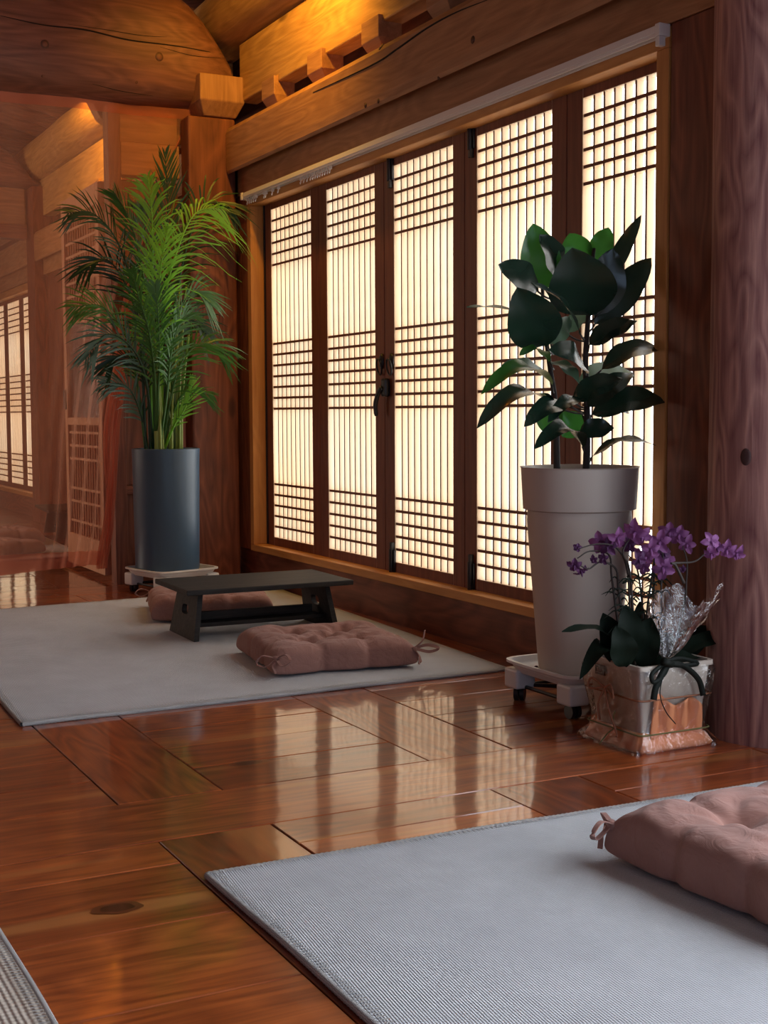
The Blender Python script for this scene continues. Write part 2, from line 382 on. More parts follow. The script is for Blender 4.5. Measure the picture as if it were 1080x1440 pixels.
# middle bay closed with wide boards; bay beside the camera
for k in range(6): W('wall_board', 'red_z', -.05, .04, 7.37+k*.78, 7.37+(k+1)*.78-.006, -.03, 2.4)
W('header_board', 'beam_y', -.085, .04, 7.1, 12.2, 2.16, 2.40)
W('lower_board', 'red_y', -.06, .04, -3, 2.71, -.03, .22)
W('header_board', 'beam_y', -.085, .04, -3, 2.71, 2.2, 2.40)
W('wall_board', 'red_z', -.05, .04, 2.35, 2.71, .22, 2.2)
W('wall_board', 'red_z', -.05, .04, -3, -.8, .22, 2.2)
W('upper_wall', 'red_y', .18, .24, -3, 16.5, 2.4, 3.6)
W('outer_skin', 'red_y', .24, .28, -3, 16.5, -.05, 3.4)

def thing(o, label, cat, group=None): return tag(o, label, cat, group)
# tie beam over the windows
def tie_beam(y0, y1):
    b = MB(); pr = [(-.10, 2.315), (-.15, 2.275), (-.158, 2.29), (-.16, 2.32), (-.16, 2.50), (-.145, 2.525), (-.12, 2.53), (.02, 2.53), (.02, 2.315)]
    return b.prism([Vector((x, y0, z)) for x, z in pr][::-1], (0, y1-y0, 0)).build('tie_beam', M['beam_y'])
tag(tie_beam(3.14, 7.08), 'wide squared timber beam with a long crack running above the lattice windows', 'beam')
tag(tie_beam(7.45, 12.0), 'squared beam on the far side of the corner post, behind the sheer curtain', 'beam')
tag(tie_beam(12.05, 16.4), 'farthest squared beam, above the small far windows at left', 'beam')
# crack along the near beam (dark groove, real recess strip)
# bearing strip beam (yellow lit) and round purlin
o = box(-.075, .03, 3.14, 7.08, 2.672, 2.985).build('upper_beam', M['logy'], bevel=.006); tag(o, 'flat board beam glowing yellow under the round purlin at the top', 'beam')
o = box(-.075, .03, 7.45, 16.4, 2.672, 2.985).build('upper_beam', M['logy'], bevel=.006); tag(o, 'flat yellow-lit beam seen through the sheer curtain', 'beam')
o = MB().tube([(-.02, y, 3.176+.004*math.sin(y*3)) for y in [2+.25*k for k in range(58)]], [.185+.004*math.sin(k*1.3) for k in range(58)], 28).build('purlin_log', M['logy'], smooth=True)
tag(o, 'round roof log lit yellow at the very top beside the cross log', 'log')
blk = MB()
def block_mesh():
    b = MB(); t = .085; hb = .06
    top = [(-.098, -t), (.02, -t), (.02, t), (-.098, t)]; bot = [(-.05, -hb), (.02, -hb), (.02, hb), (-.05, hb)]
    b.add([(x, y, .075) for x, y in top]+[(x, y, .170) for x, y in top]+[(x, y, 0) for x, y in bot],
          [(4, 5, 6, 7), (11, 10, 9, 8)]+[(i, (i+1) % 4, 4+(i+1) % 4, 4+i) for i in range(4)]+[(8+i, 8+(i+1) % 4, (i+1) % 4, i) for i in range(4)])
    return b
b0 = block_mesh().build('bearing_block', M['beam_y'], local=True, bevel=.003)
names = ['bearing block nearest the corner post, first on the tie beam', 'second bearing block from the corner post on the tie beam', 'third bearing block from the corner post on the tie beam', 'fourth bearing block from the corner post, cut by the top edge']
for i, yy in enumerate([6.62, 6.03, 5.43, 4.83]):
    o = b0 if i == 0 else b0.copy()
    if i: COL.objects.link(o)
    o.location = (0, yy, 2.53); tag(o, names[i], 'block', 'small blocks between the beams')
FBL = ['nearest small bearing block behind the sheer curtain, above the lattice door', 'second bearing block behind the sheer curtain', 'third bearing block behind the sheer curtain, farther along the beam', 'farthest bearing block seen behind the sheer curtain']
for i, yy in enumerate([8.2, 8.8, 9.4, 10.0]):
    o = b0.copy(); COL.objects.link(o); o.location = (0, yy, 2.53); tag(o, FBL[i], 'block', 'far blocks between the beams')

# ------------------------------------------------------------------ windows
def horizontals():
    zs = [2.0515-.0595*i for i in range(1, 6)]+[1.328-.0588*i for i in range(7)]+[.561-.0585*i for i in range(5)]
    return zs
ZB, ZT = .2688, 2.0515
LW = .525; PITCHY = .717
hbar = box(-.006, .026, -LW/2, LW/2, -.006, .006)
vbar = box(-.005, .025, -.005, .005, ZB-.005, ZT+.005)
hme = vme = None
leafmesh = None
def leaf_mesh():
    b = MB(); o_ = PITCHY/2-.002
    b.box(-.012, .03, -o_, -LW/2, .205, 2.15); b.box(-.012, .03, LW/2, o_, .205, 2.15)
    b.box(-.012, .03, -LW/2, LW/2, .205, ZB); b.box(-.012, .03, -LW/2, LW/2, ZT, 2.15)
    return b
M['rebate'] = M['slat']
def make_window(name, y_left, nleaf, label, right=None):
    """y_left = left (farthest) lattice edge"""
    global hme, vme, leafmesh
    root = empty(name, (0, y_left-nleaf*PITCHY/2, .18)); structure(root)
    for k in range(nleaf):
        yc = y_left-LW/2-k*PITCHY
        if leafmesh is None:
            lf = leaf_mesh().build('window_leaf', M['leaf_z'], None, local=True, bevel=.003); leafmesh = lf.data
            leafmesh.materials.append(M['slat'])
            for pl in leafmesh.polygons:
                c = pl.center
                if (abs(abs(c.y)-LW/2) < 1e-3 and abs(pl.normal.y) > .9) or (abs(pl.normal.z) > .9 and (abs(c.z-ZB) < 1e-3 or abs(c.z-ZT) < 1e-3)): pl.material_index = 1  # inner faces get the pale tone with daylight painted in
        else:
            lf = bpy.data.objects.new('window_leaf', leafmesh); COL.objects.link(lf)
            md = lf.modifiers.new('bevel', 'BEVEL'); md.width = .003; md.segments = 2; md.limit_method = 'ANGLE'
        lf.parent = root; lf.location = (0, yc-root.location.y, -.18)
        if hme is None:
            o = hbar.build('slat', M['slat'], None, local=True, front=M['leaf_y']); hme = o.data; COL.objects.unlink(o); bpy.data.objects.remove(o)  # dark fronts against pale sides: backlit contrast put into the colour
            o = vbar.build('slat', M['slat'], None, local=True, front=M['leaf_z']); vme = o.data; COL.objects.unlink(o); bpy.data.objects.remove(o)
        for z in horizontals():
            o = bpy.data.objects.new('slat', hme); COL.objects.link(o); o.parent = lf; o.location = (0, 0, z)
        for i in range(1, 9):
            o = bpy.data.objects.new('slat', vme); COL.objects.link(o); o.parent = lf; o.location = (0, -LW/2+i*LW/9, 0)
        p = box(.036, .040, yc-LW/2-.03, yc+LW/2+.03, ZB-.03, ZT+.03).build('pane', M['pane'], root)
    ya, yb = right or y_left-nleaf*PITCHY+.06, y_left+.105
    box(-.09, .03, ya-.06, yb+.05, .185, .222).build('sill', M['gold_y'], root, bevel=.003)
    box(-.09, .03, ya-.06, yb+.05, 2.085, 2.15).build('header_trim', M['gold_y'], root, bevel=.003)
    box(-.09, .03, yb, yb+.05, .222, 2.085).build('jamb_trim', M['gold_z'], root, bevel=.003)
    box(-.09, .03, ya-.06, ya, .222, 2.085).build('jamb_trim', M['gold_z'], root, bevel=.003)
    return root
win = make_window('window_1', 6.805, 5, '', 3.435)
# steel weather strip beside the left leaf
box(-.016, .0, 6.895, 6.905, .225, 2.085).build('weather_strip', M['rail'], win)
box(-.02, -.002, 6.885, 6.895, .225, 2.085).build('seal', M['iron'], win)
# stud between leaf four and five is a wide double stile
tag(win, kind='structure')
def hinge(y, z0, up_):
    b = MB(); s = 1 if up_ else -1
    b.box(-.022, -.010, y-.019, y+.019, z0-.055, z0+.055); b.tube([(-.026, y, z0-.06), (-.026, y, z0+.06)], .011, 10); b.box(-.03, -.012, y-.009, y+.009, z0-s*.055-.035, z0-s*.055+.035)
    o = b.build('hinge', M['iron'], win, smooth=2, bevel=.002); tag(o, 'black iron hinge')
for px, py, u_ in ((550, 236, 1), (664, 190, 1), (553, 790, 0), (664, 810, 0)):
    p = at(px, py, x=-.015); hinge(p.y, p.z, u_)
# ring pulls and lever handle
for px in (537, 551):
    p = at(px, 508, x=-.015)
    b = MB(); b.lathe([(.001, 0), (.020, .002), (.022, .006), (.014, .012), (.001, .015)], n=16)
    # turn the rosette to face the room
    b.v = [Vector((-.012-v.z, p.y+v.x, p.z+v.y*1.7)) for v in b.v]
    ring = [Vector((-.03-.006*math.cos(t), p.y+.022*math.sin(t), p.z-.026+.036*math.cos(t))) for t in [2*PI*i/20 for i in range(21)]]
    b.tube(ring, .0042, 8, False)
    tag(b.build('ring_pull', M['iron'], win, smooth=True), 'black iron ring pull')
p = at(545, 545, x=-.015); b = MB()
b.box(-.042, -.012, p.y-.023, p.y+.023, p.z-.042, p.z+.042)
hb = b.build('lever_base', M['iron'], win, bevel=.01); tag(hb, 'black handle base')
q1 = at(532, 553, x=-.05); q2 = at(528, 568, x=-.055); q3 = at(529, 585, x=-.055)
b = MB().tube(bez([(-.045, p.y, p.z+.0), q1, q2, q3], 14), [.011]*4+[.011]*7+[.010]*3+[.007], 12)
tag(b.build('lever_handle', M['iron'], hb, smooth=True), 'black curved lever handle')
win2 = make_window('window_2', 15.09, 4, ''); tag(win2, kind='structure')
# window bay beside the camera (out of frame): frame only, daylight lamp stands in its opening
w3 = empty('window_3', (0, .75, .22)); tag(w3, kind='structure')
box(-.09, .03, -.8, 2.35, .22, .27).build('sill', M['gold_y'], w3); box(-.09, .03, -.8, 2.35, 2.15, 2.2).build('header_trim', M['gold_y'], w3)
for k in range(5): box(-.02, .02, -.8+.76*k, -.7+.76*k, .27, 2.15).build('window_stile', M['leaf_z'], w3)
box(.036, .04, -.8, 2.35, .27, 2.15).build('pane', M['pane'], w3)

# curtain rail above the window
cr = empty('curtain_rail', (-.115, 5.2, 2.13)); tag(cr, 'thin white curtain track fixed along the window header, hooks at its left end', 'curtain rail')
MB().box(-.125, -.088, 3.40, 6.93, 2.128, 2.152).box(-.122, -.118, 3.40, 6.93, 2.118, 2.13).box(-.095, -.091, 3.40, 6.93, 2.118, 2.13).build('rail', M['rail'], cr, bevel=.002)
for yy in (3.385, 6.945):
    MB().box(-.129, -.085, yy-.012, yy+.012, 2.116, 2.156).build('end_cap', M['rail'], cr, bevel=.003)
MB().box(-.13, -.105, 3.372, 3.392, 2.085, 2.115).build('end_stop', M['rail'], cr, bevel=.002)
gl = None
for yy in [6.9, 6.87, 6.84, 6.81, 6.78, 6.66, 6.64, 6.55, 6.47, 6.18, 6.14, 6.10]+[6.06-.028*k for k in range(9)]:
    if gl is None:
        gl = MB().box(-.008, .008, -.006, .006, -.012, .004).tube([(0, 0, -.01), (0, .004, -.022), (0, .010, -.028), (0, .012, -.02)], .0028, 6).build('glider', M['rail'], None, local=True)
        o = gl
    else: o = gl.copy(); COL.objects.link(o)
    o.parent = cr; o.location = (.008, yy-5.2, -.012)

# ------------------------------------------------------------------ near round post at right
def round_post(x, y, r, name, label, h=2.97):
    b = MB(); n = 40
    def fn(u, v):
        a = u*2*PI; rr = r*(1+.012*noise.noise(Vector((math.cos(a)*1.5, math.sin(a)*1.5, v*3))))
        return Vector((x+rr*math.cos(a), y+rr*math.sin(a), v*h))
    b.grid(fn, 56, 24)
    o = b.build(name, M['post'], smooth=True, origin=(x, y, 0)); tag(o, label, 'post'); return o
npost = round_post(-.035, 2.925, .20, 'round_post', 'thick reddish weathered log post at the right edge with a knot')
pk = at(1007, 645, y=2.80)
# knot on the post and the dry crack lines
dirv = Vector((pk.x+.035, pk.y-2.925, 0)).normalized(); kc = Vector((-.035, 2.925, 0))+dirv*.20; kc.z = pk.z
b = MB().lathe([(.001, .004), (.012, .005), (.016, .002), (.017, -.01)], n=18)
t_ = Vector((-dirv.y, dirv.x, 0)); b.v = [kc+t_*v.x+Vector((0, 0, 1))*v.y*1.5+dirv*v.z for v in b.v]
b.build('knot', plain('knot_wood', (.05, .018, .016), .7), npost, smooth=True)

# corner post and its head block, partition, cross log
o = box(-.375, -.10, 7.09, 7.225, -.02, 2.58).build('corner_post', M['red_z'], bevel=.012); tag(o, 'square timber corner post behind the palm, left of the windows', 'post')
b = MB(); c0, c1 = (-.305, -.085), (7.03, 7.30)
tp = [(c0[0]-.02, c1[0]), (c0[1]+.02, c1[0]), (c0[1]+.02, c1[1]), (c0[0]-.02, c1[1])]; bt = [(c0[0]+.02, c1[0]+.06), (c0[1]-.01, c1[0]+.06), (c0[1]-.01, c1[1]), (c0[0]+.02, c1[1])]
b.add([(x, y, 2.66) for x, y in tp]+[(x, y, 2.80) for x, y in tp]+[(x, y, 2.585) for x, y in bt],
      [(4, 5, 6, 7), (11, 10, 9, 8)]+[(i, (i+1) % 4, 4+(i+1) % 4, 4+i) for i in range(4)]+[(8+i, 8+(i+1) % 4, (i+1) % 4, i) for i in range(4)])
tag(b.build('bracket_block', M['beam_z'], bevel=.006), 'chamfered timber block on top of the corner post under the cross log', 'block')
def cross_log(yc, name, label, x1=-.10, zb=2.645, big=1.):
    b = MB(); xs = [-5.2, -4, -3, -2, -1.4, -1.0, -.7, -.5, -.42, -.34, -.26, -.2, -.15, x1]
    def top(x):
        t = max(0, min(1, (x+.62)/.52)); return 3.33-.40*t**2.2
    n = 36; vs = []
    for i, x in enumerate(xs):
        zt = top(x)+.01*math.sin(x*4); cz = (zt+zb)/2; hz = (zt-zb)/2; hy = .22 if x < -.3 else .22-.05*(x+.3)/.2
        for j in range(n):
            a = 2*PI*j/n; ca, sa = math.cos(a), math.sin(a); pw = .72
            vs.append((x, yc+hy*math.copysign(abs(ca)**pw, ca), cz+hz*math.copysign(abs(sa)**pw, sa)+.012*noise.noise(Vector((x*.8, ca, sa)))))
    k = len(xs)
    b.add(vs, [(i*n+j, i*n+(j+1) % n, (i+1)*n+(j+1) % n, (i+1)*n+j) for i in range(k-1) for j in range(n)]+[tuple(range(n))[::-1], tuple(range((k-1)*n, k*n))])
    o = b.build(name, M['log'], smooth=2, origin=(-2.6, yc, zb)); return tag(o, label, 'log')
lg = cross_log(7.30, 'cross_log', 'massive round cross log with long cracks spanning the top left')
def bez2(pts, n): return [(p.x, p.y) for p in bez([(a, b, 0) for a, b in pts], n)]
def crack(pts, wdt, parent, y):
    P_ = [q[0]-q[1]*.001*0 for q in [surf(parent, px, py) for px, py in bez2(pts, 16)] if q[0] is not None]; b = MB().tube(bez(P_, 48), [wdt*(.35+.65*math.sin(PI*min(1, (i+.5)/49))) for i in range(49)], 6)
    o = b.build('crack', M['gap'], parent); tag(o, 'dark drying crack'); return o
crack([(0, 22), (60, 35), (120, 42), (180, 56), (250, 65), (310, 76)], .0045, lg, 7.098)
crack([(130, 118), (170, 128), (215, 135)], .002, lg, 7.12)
crack([(95, 34), (150, 42), (200, 50), (235, 52)], .002, lg, 7.1)
crack([(225, 66), (270, 78), (315, 82)], .002, lg, 7.1)
def log_knot(parent, px, py, r, label='round knot in the timber'):
    h, n_ = surf(parent, px, py)
    if h is None: return
    a = n_.orthogonal().normalized(); c = n_.cross(a); b = MB()
    for q, (r0, z0, mt) in enumerate([(r, .0012, 'knot_rim'), (r*.62, .0022, 'knot_core')]):
        b = MB().lathe([(.0005, z0+.0006), (r0*.8, z0+.0004), (r0, z0-.002)], n=18)
        b.v = [h+a*v.x+c*v.y+n_*v.z for v in b.v]
        tag(b.build('knot', M[mt], parent, smooth=True), label if q == 0 else 'dark centre of the knot')
M['knot_rim'] = plain('knot_rim', (.11, .042, .02), .6); M['knot_core'] = plain('knot_core', (.20, .075, .035), .6)
log_knot(lg, 63, 62, .024); log_knot(lg, 224, 80, .024); log_knot(lg, 60, 107, .008); log_knot(lg, 192, 116, .008)
crk = MB()
bm = [o for o in COL.objects if o.name == 'tie_beam'][0]
P_ = [at(px, py, x=-.161) for px, py in [(440, 130), (480, 112), (530, 88), (560, 68), (600, 40), (640, 18), (690, -2)]]
tag(MB().tube(bez(P_, 30), [.001+.0032*math.sin(PI*min(1, (i+.5)/31)) for i in range(31)], 6).build('crack', M['gap'], bm), 'long dark drying crack')
for kx, ky, kr in [(536, 66, .016), (665, 56, .015), (514, 148, .012), (532, 142, .011), (443, 108, .008), (617, 110, .008)]: log_knot(bm, kx, ky, kr)
cross_log(12.0, 'cross_log', 'farthest cross log, seen through the sheer curtain at upper left', x1=-.02, zb=2.93)

wb = empty('wall_back', (-2.5, 7.3, 0)); structure(wb)
def PB(name, mat, *b, bevel=.004): return box(*b).build(name, M[mat], wb, bevel=bevel)
PB('partition_post', 'red_z', -.775, -.705, 7.26, 7.36, -.02, 2.635)
PB('threshold', 'red_x', -.705, -.37, 7.27, 7.35, -.02, .07)
PB('panel', 'red_z', -.705, -.37, 7.30, 7.33, .07, .50)
PB('panel_rail', 'red_x', -.705, -.37, 7.27, 7.35, .50, .55)
PB('panel', 'red_z', -.705, -.37, 7.30, 7.33, .55, 2.24)
PB('panel_rail', 'beam_x', -.705, -.37, 7.26, 7.36, 2.26, 2.44)
PB('panel', 'beam_x', -.705, -.37, 7.29, 7.34, 2.445, 2.635)
PB('partition_post', 'red_z', -3.9, -3.7, 7.2, 7.4, -.02, 2.635)
for k in range(4): PB('panel', 'red_z', -5.2+k*.325, -4.88+k*.325, 7.30, 7.33, 0, 2.635)
# second partition at y = 12
fp = empty('wall_far', (-2.5, 12, 0)); structure(fp)
def FB(name, mat, *b): return box(*b).build(name, M[mat], fp, bevel=.004)
FB('partition_post', 'red_z', -.165, .05, 11.78, 12.05, -.02, 2.92)
FB('lintel', 'red_x', -3.0, -.19, 11.9, 12.05, 2.48, 2.60)
for k in range(4): FB('panel', 'beam_x', -.19-.7*(k+1), -.19-.7*k-.006, 11.95, 12.0, 2.60, 2.92)
for k in range(5): FB('panel', 'red_z', -3.0-.45*(k+1), -3.0-.45*k-.006, 11.95, 12.0, 0, 2.96)
o = empty('wall_end', (-2.5, 16.5, 0)); structure(o)
for k in range(10): box(-5.2+.53*k, -4.675+.53*k, 16.5, 16.55, -.02, 4.8).build('wall_board', M['red_z'], o)
o = empty('wall_left', (-5.2, 5, 0)); structure(o)
for k in range(26): box(-5.25, -5.2, -3+.75*k, -2.255+.75*k, -.02, 4.9).build('wall_board', M['red_z'], o)
o = empty('wall_front', (-2.5, -3, 0)); structure(o)
for k in range(10): box(-5.2+.53*k, -4.675+.53*k, -3.05, -3.0, -.02, 4.8).build('wall_board', M['red_z'], o)

# ceiling: plaster between sloping round rafters
ce = MB().add([(.3, -3, 3.42), (.3, 16.5, 3.42), (-5.3, 16.5, 4.9), (-5.3, -3, 4.9), (.3, -3, 3.5), (.3, 16.5, 3.5), (-5.3, 16.5, 5.0), (-5.3, -3, 5.0)],
     [(0, 1, 2, 3), (7, 6, 5, 4), (0, 4, 5, 1), (1, 5, 6, 2), (2, 6, 7, 3), (3, 7, 4, 0)]).build('ceiling', M['plaster'], origin=(0, 0, 3.42)); structure(ce)
rme = None
for k in range(48):
    yy = -2.8+.4*k
    if rme is None:
        r0 = MB().tube([(.25, 0, 3.38), (-5.2, 0, 4.82)], .075, 16).build('rafter', M['log'], None, smooth=2, local=True); rme = r0.data; o = r0
    else: o = bpy.data.objects.new('rafter', rme); COL.objects.link(o)
    o.parent = ce; o.location = (0, yy, -3.42)

# ------------------------------------------------------------------ sheer curtain over the opening
ct = empty('sheer_curtain', (-1.6, 7.28, 0)); tag(ct, 'sheer rust-coloured curtain hung across the opening under the cross log at left', 'curtain')
edge = [(2.64, -.30), (2.45, -.385), (2.2, -.50), (1.9, -.60), (1.5, -.69), (1.2, -.72), (.9, -.765), (.6, -.79), (.3, -.82), (.12, -.86)]
def edgex(z):
    for (z0, x0), (z1, x1) in zip(edge, edge[1:]):
        if z <= z0 and z >= z1: return x0+(x1-x0)*(z0-z)/(z0-z1)
    return edge[-1][1] if z < .2 else edge[0][1]
def cur(u, v, za, zb):
    z = za+(zb-za)*v; xe = edgex(z); s = u  # 0 left .. 1 right edge
    x = -3.6+(xe+3.6)*s
    sag = .02*math.sin(x*2.1)
    # pleats crowd towards the right edge
    k = max(0., min(1., (s-.86)/.14)); low = max(0, min(1, (2.1-z)/1.2))
    y = 7.24+.012*math.sin(x*9+z*.4)+low*k*.030*math.sin(s*260)+.004*math.sin(x*31+z)
    return Vector((x, y, z))
MB().grid(lambda u, v: cur(u, v, .20, 2.585), 240, 40).build('sheer_panel', M['sheer'], ct, smooth=True)
MB().grid(lambda u, v: cur(u, v, .075+.05*max(0, (u-.7)/.3), .20), 240, 4).build('bottom_hem', M['sheerhem'], ct, smooth=True)
MB().grid(lambda u, v: cur(u, v, 2.585, 2.64), 120, 3).build('top_hem', M['sheerhem'], ct, smooth=True)
MB().tube([(edgex(z)-.002, 7.238, z) for z in [2.638-.1*k for k in range(25)]], .004, 6).build('edge_hem', M['sheerhem'], ct, smooth=True)
# gathered bundle that falls at the right edge
def bund(u, v):
    z = .10+1.6*v; xe = edgex(z); wd = .040+.028*math.sin(PI*min(1, v*1.1))*(1-.5*v) - .02*math.exp(-((z-.5)/.2)**2)
    return Vector((xe+.02-wd*1.6*u, 7.215+.018*math.sin(u*30+v*3), z))
MB().grid(bund, 40, 30).build('gathered_edge', M['gather'], ct, smooth=True)
MB().tube([(-.30, 7.235, 2.638), (-.32, 7.235, 2.642)], .006, 6).build('tie', M['sheerhem'], ct)

# curved bracket under the cross log, behind the curtain
b = MB(); pr = [at(px, py, y=7.46) for px, py in [(124, 128), (128, 140), (141, 165), (158, 178), (176, 190), (182, 202), (240, 204), (272, 204), (272, 120)]]
tag(b.prism(pr, (0, .10, 0)).build('beam_bracket', M['beam_x'], bevel=.004), 'curved wooden bracket under the cross log, behind the sheer curtain', 'bracket')

# ------------------------------------------------------------------ open lattice door leaf behind the curtain
dl = empty('door_1', (-.755, 7.45, 0)); tag(dl, kind='structure')
DY0, DY1, DX = 7.46, 8.30, -.765
b = MB(); b.box(DX-.02, DX+.02, DY0, DY0+.06, .03, 2.25).box(DX-.02, DX+.02, DY1-.06, DY1, .03, 2.25).box(DX-.02, DX+.02, DY0+.06, DY1-.06, .03, .22).box(DX-.02, DX+.02, DY0+.06, DY1-.06, 2.13, 2.25)
b.box(DX-.02, DX+.02, DY0+.06, DY1-.06, .885, .93)
b.build('door_frame', M['farleaf'], dl, bevel=.003)
dv = dh = None
def dslat(kind, y, z0, z1):
    o = box(DX-.008, DX+.008, y-.005, y+.005, z0, z1).build('slat', M['farleaf'], dl) if kind == 'v' else box(DX-.010, DX+.006, DY0+.06, DY1-.06, z0-.007, z0+.007).build('slat', M['farleaf'], dl)
for k in range(1, 13):
    y = DY0+.06+k*(DY1-DY0-.12)/13
    dslat('v', y, 1.50, 2.13); dslat('v', y, .22, .885)
for z in [2.06, 1.98, 1.90, 1.82, 1.74, 1.66, 1.58, 1.50, .84, .76, .68, .50, .42, .30]: dslat('h', 0, z, 0)
box(DX-.003, DX+.003, DY0+.06, DY1-.06, .93, 1.50).build('pane', M['glass'], dl)
MB().box(DX-.035, DX-.02, DY1-.045, DY1-.015, .98, 1.1).build('door_pull', M['iron'], dl, bevel=.003)

# ------------------------------------------------------------------ rugs
def rug(corners, name, label, mat, group=None, th=.012, wav=.003, bind=.016):
    """corners: four floor points, anticlockwise"""
    c = [Vector((x, y, 0)) for x, y in corners]; ctr = sum(c, Vector())/4
    root = empty(name, (ctr.x, ctr.y, 0)); tag(root, label, 'rug', group)
    def P(u, v):
        p = c[0]*(1-u)*(1-v)+c[1]*u*(1-v)+c[2]*u*v+c[3]*(1-u)*v
        n = noise.noise(p*2.1)*.004
        p = p+Vector((n, -n, 0)); p.z = th+wav*max(0, noise.noise(Vector((p.x*3, p.y*3, 2)))); return p
    b = MB(); b.grid(P, 60, 60); b.grid(lambda u, v: P(1-u, v)*1-Vector((0, 0, P(1-u, v).z-.001)), 60, 60)
    b.build('weave', M[mat], root, smooth=True)
    # whipped binding round the edge, a fine corrugated roll
    pts = []
    for k in range(4):
        uv0 = [(0, 0), (1, 0), (1, 1), (0, 1)][k]; uv1 = [(1, 0), (1, 1), (0, 1), (0, 0)][k]
        n = int((c[(k+1) % 4]-c[k]).length/.006)
        for i in range(n):
            t = i/n; p = P(uv0[0]+(uv1[0]-uv0[0])*t, uv0[1]+(uv1[1]-uv0[1])*t); p.z -= .0055; pts.append(p)
    pts.append(pts[0].copy())
    MB().tube(pts, [.0068+(.0012 if i % 2 else 0) for i in range(len(pts))], 6, False).build('binding', M['matedge'], root, smooth=True)
    # row of short stitches inside the edge
    b = MB()
    for k in range(4):
        a, d = c[k], c[(k+1) % 4]; L_ = (d-a).length; e = (d-a).normalized(); nn = Vector((-e.y, e.x, 0))
        for i in range(int(L_/.012)):
            p = a+e*(i*.012+.006)+nn*.006; q = p+nn*bind; p.z = q.z = th+.0035
            pe = e*.0022; b.add([p-pe, p+pe, q+pe+e*.003, q-pe+e*.003], [(0, 1, 2, 3)])
    o = b.build('edge_stitching', M['matedge'], root); o['kind'] = 'stuff'
    return root
rug([(-1.985, 4.075), (-.215, 4.105), (-.085, 6.64), (-1.90, 6.50)], 'floor_rug', 'pale grey woven rug in front of the windows under the low table', 'mat', 'pale grey rugs')
rug([(-1.94, .1), (-.14, .1), (-.16, 2.505), (-1.94, 2.54)], 'floor_rug', 'pale grey woven rug in the right foreground under one cushion', 'mat', 'pale grey rugs')
rug([(-4.2, .3), (-2.385, .3), (-2.38, 2.75), (-4.2, 2.75)], 'floor_rug', 'beige striped rug corner at the bottom left edge', 'beigemat')
rug([(-3.0, 8.62), (-.55, 8.80), (-.45, 10.9), (-3.0, 10.9)], 'floor_rug', 'pale rug in the far room beyond the curtain hem', 'mat')

# ------------------------------------------------------------------ cushions
def cushion_mesh(seed, s=.25, H=.12):
    b = MB(); n = 56
    tuft = [(-.36, -.36), (.36, -.36), (-.36, .36), (.36, .36), (0, 0)]
    def uv(i, j):
        return math.sin((i/n*2-1)*PI/2), math.sin((j/n*2-1)*PI/2)
    def h(u, v):
        e = max(0, 1-abs(u)**9)*max(0, 1-abs(v)**9); z = e**.25
        d = 0
        for a, c in tuft:
            r = math.hypot(u-a, v-c); d += .70*math.exp(-(r/.15)**2)
            ang = math.atan2(v-c, u-a); d += .20*math.exp(-((r-.22)/.16)**2)*(math.cos(ang*7+seed+a*9) > .2)*abs(math.cos(ang*7+seed+a*9))
        for a in (-.36, .36):   # soft channels joining the tufts and running to the rim
            d += .17*math.exp(-((u-a)/.07)**2)*(.5+.6*abs(v)**3); d += .17*math.exp(-((v-a)/.07)**2)*(.5+.6*abs(u)**3)
        return z, d
    def top(i, j):
        u, v = uv(i, j); z, d = h(u, v); cr = abs(u*v)**3
        bulge = 1+.05*noise.noise(Vector((u*2+seed, v*2, 0)))
        pin = 1-.045*math.exp(-((abs(u)-.34)/.06)**2)*(abs(v) > .8)-.045*math.exp(-((abs(v)-.34)/.06)**2)*(abs(u) > .8)
        x, y = u*s*bulge*pin*(1+.02*cr), v*s*bulge*pin*(1+.02*cr)
        zz = .27*H+.73*H*z*(1+.13*noise.noise(Vector((u*2.3, v*2.3, seed)))+.05*noise.noise(Vector((u*9, v*9, seed))))-H*.52*d*z
        return Vector((x, y, zz))
    def bot(i, j):
        u, v = uv(i, j); p = top(i, j); z, d = h(u, v); p.z = .27*H*(1-z**.8)+.001; return p
    vs = [top(i, j) for j in range(n+1) for i in range(n+1)]; m_ = n+1
    fs = [(j*m_+i, j*m_+i+1, (j+1)*m_+i+1, (j+1)*m_+i) for j in range(n) for i in range(n)]
    k = len(vs); idx = {}
    vb = []
    for j in range(m_):
        for i in range(m_):
            if i in (0, n) or j in (0, n): idx[(i, j)] = j*m_+i
            else: idx[(i, j)] = k+len(vb); vb.append(bot(i, j))
    vs += vb
    fs += [(idx[(i, j)], idx[(i, j+1)], idx[(i+1, j+1)], idx[(i+1, j)]) for j in range(n) for i in range(n)]
    return b.add(vs, fs)
def strap(pts, w_, nrm=(0, 0, 1)):
    b = MB(); P = bez(pts, 22); nr = Vector(nrm); vs = []
    for i, p in enumerate(P):
        t = (P[min(i+1, 22)]-P[max(i-1, 0)]).normalized(); s = t.cross(nr).normalized(); up_ = s.cross(t)
        for a, c in ((-1, -1), (1, -1), (1, 1), (-1, 1)): vs.append(p+s*a*w_/2+up_*c*.0012)
    return b.add(vs, [(i*4+j, i*4+(j+1) % 4, (i+1)*4+(j+1) % 4, (i+1)*4+j) for i in range(22) for j in range(4)]+[(3, 2, 1, 0), (88, 89, 90, 91)])
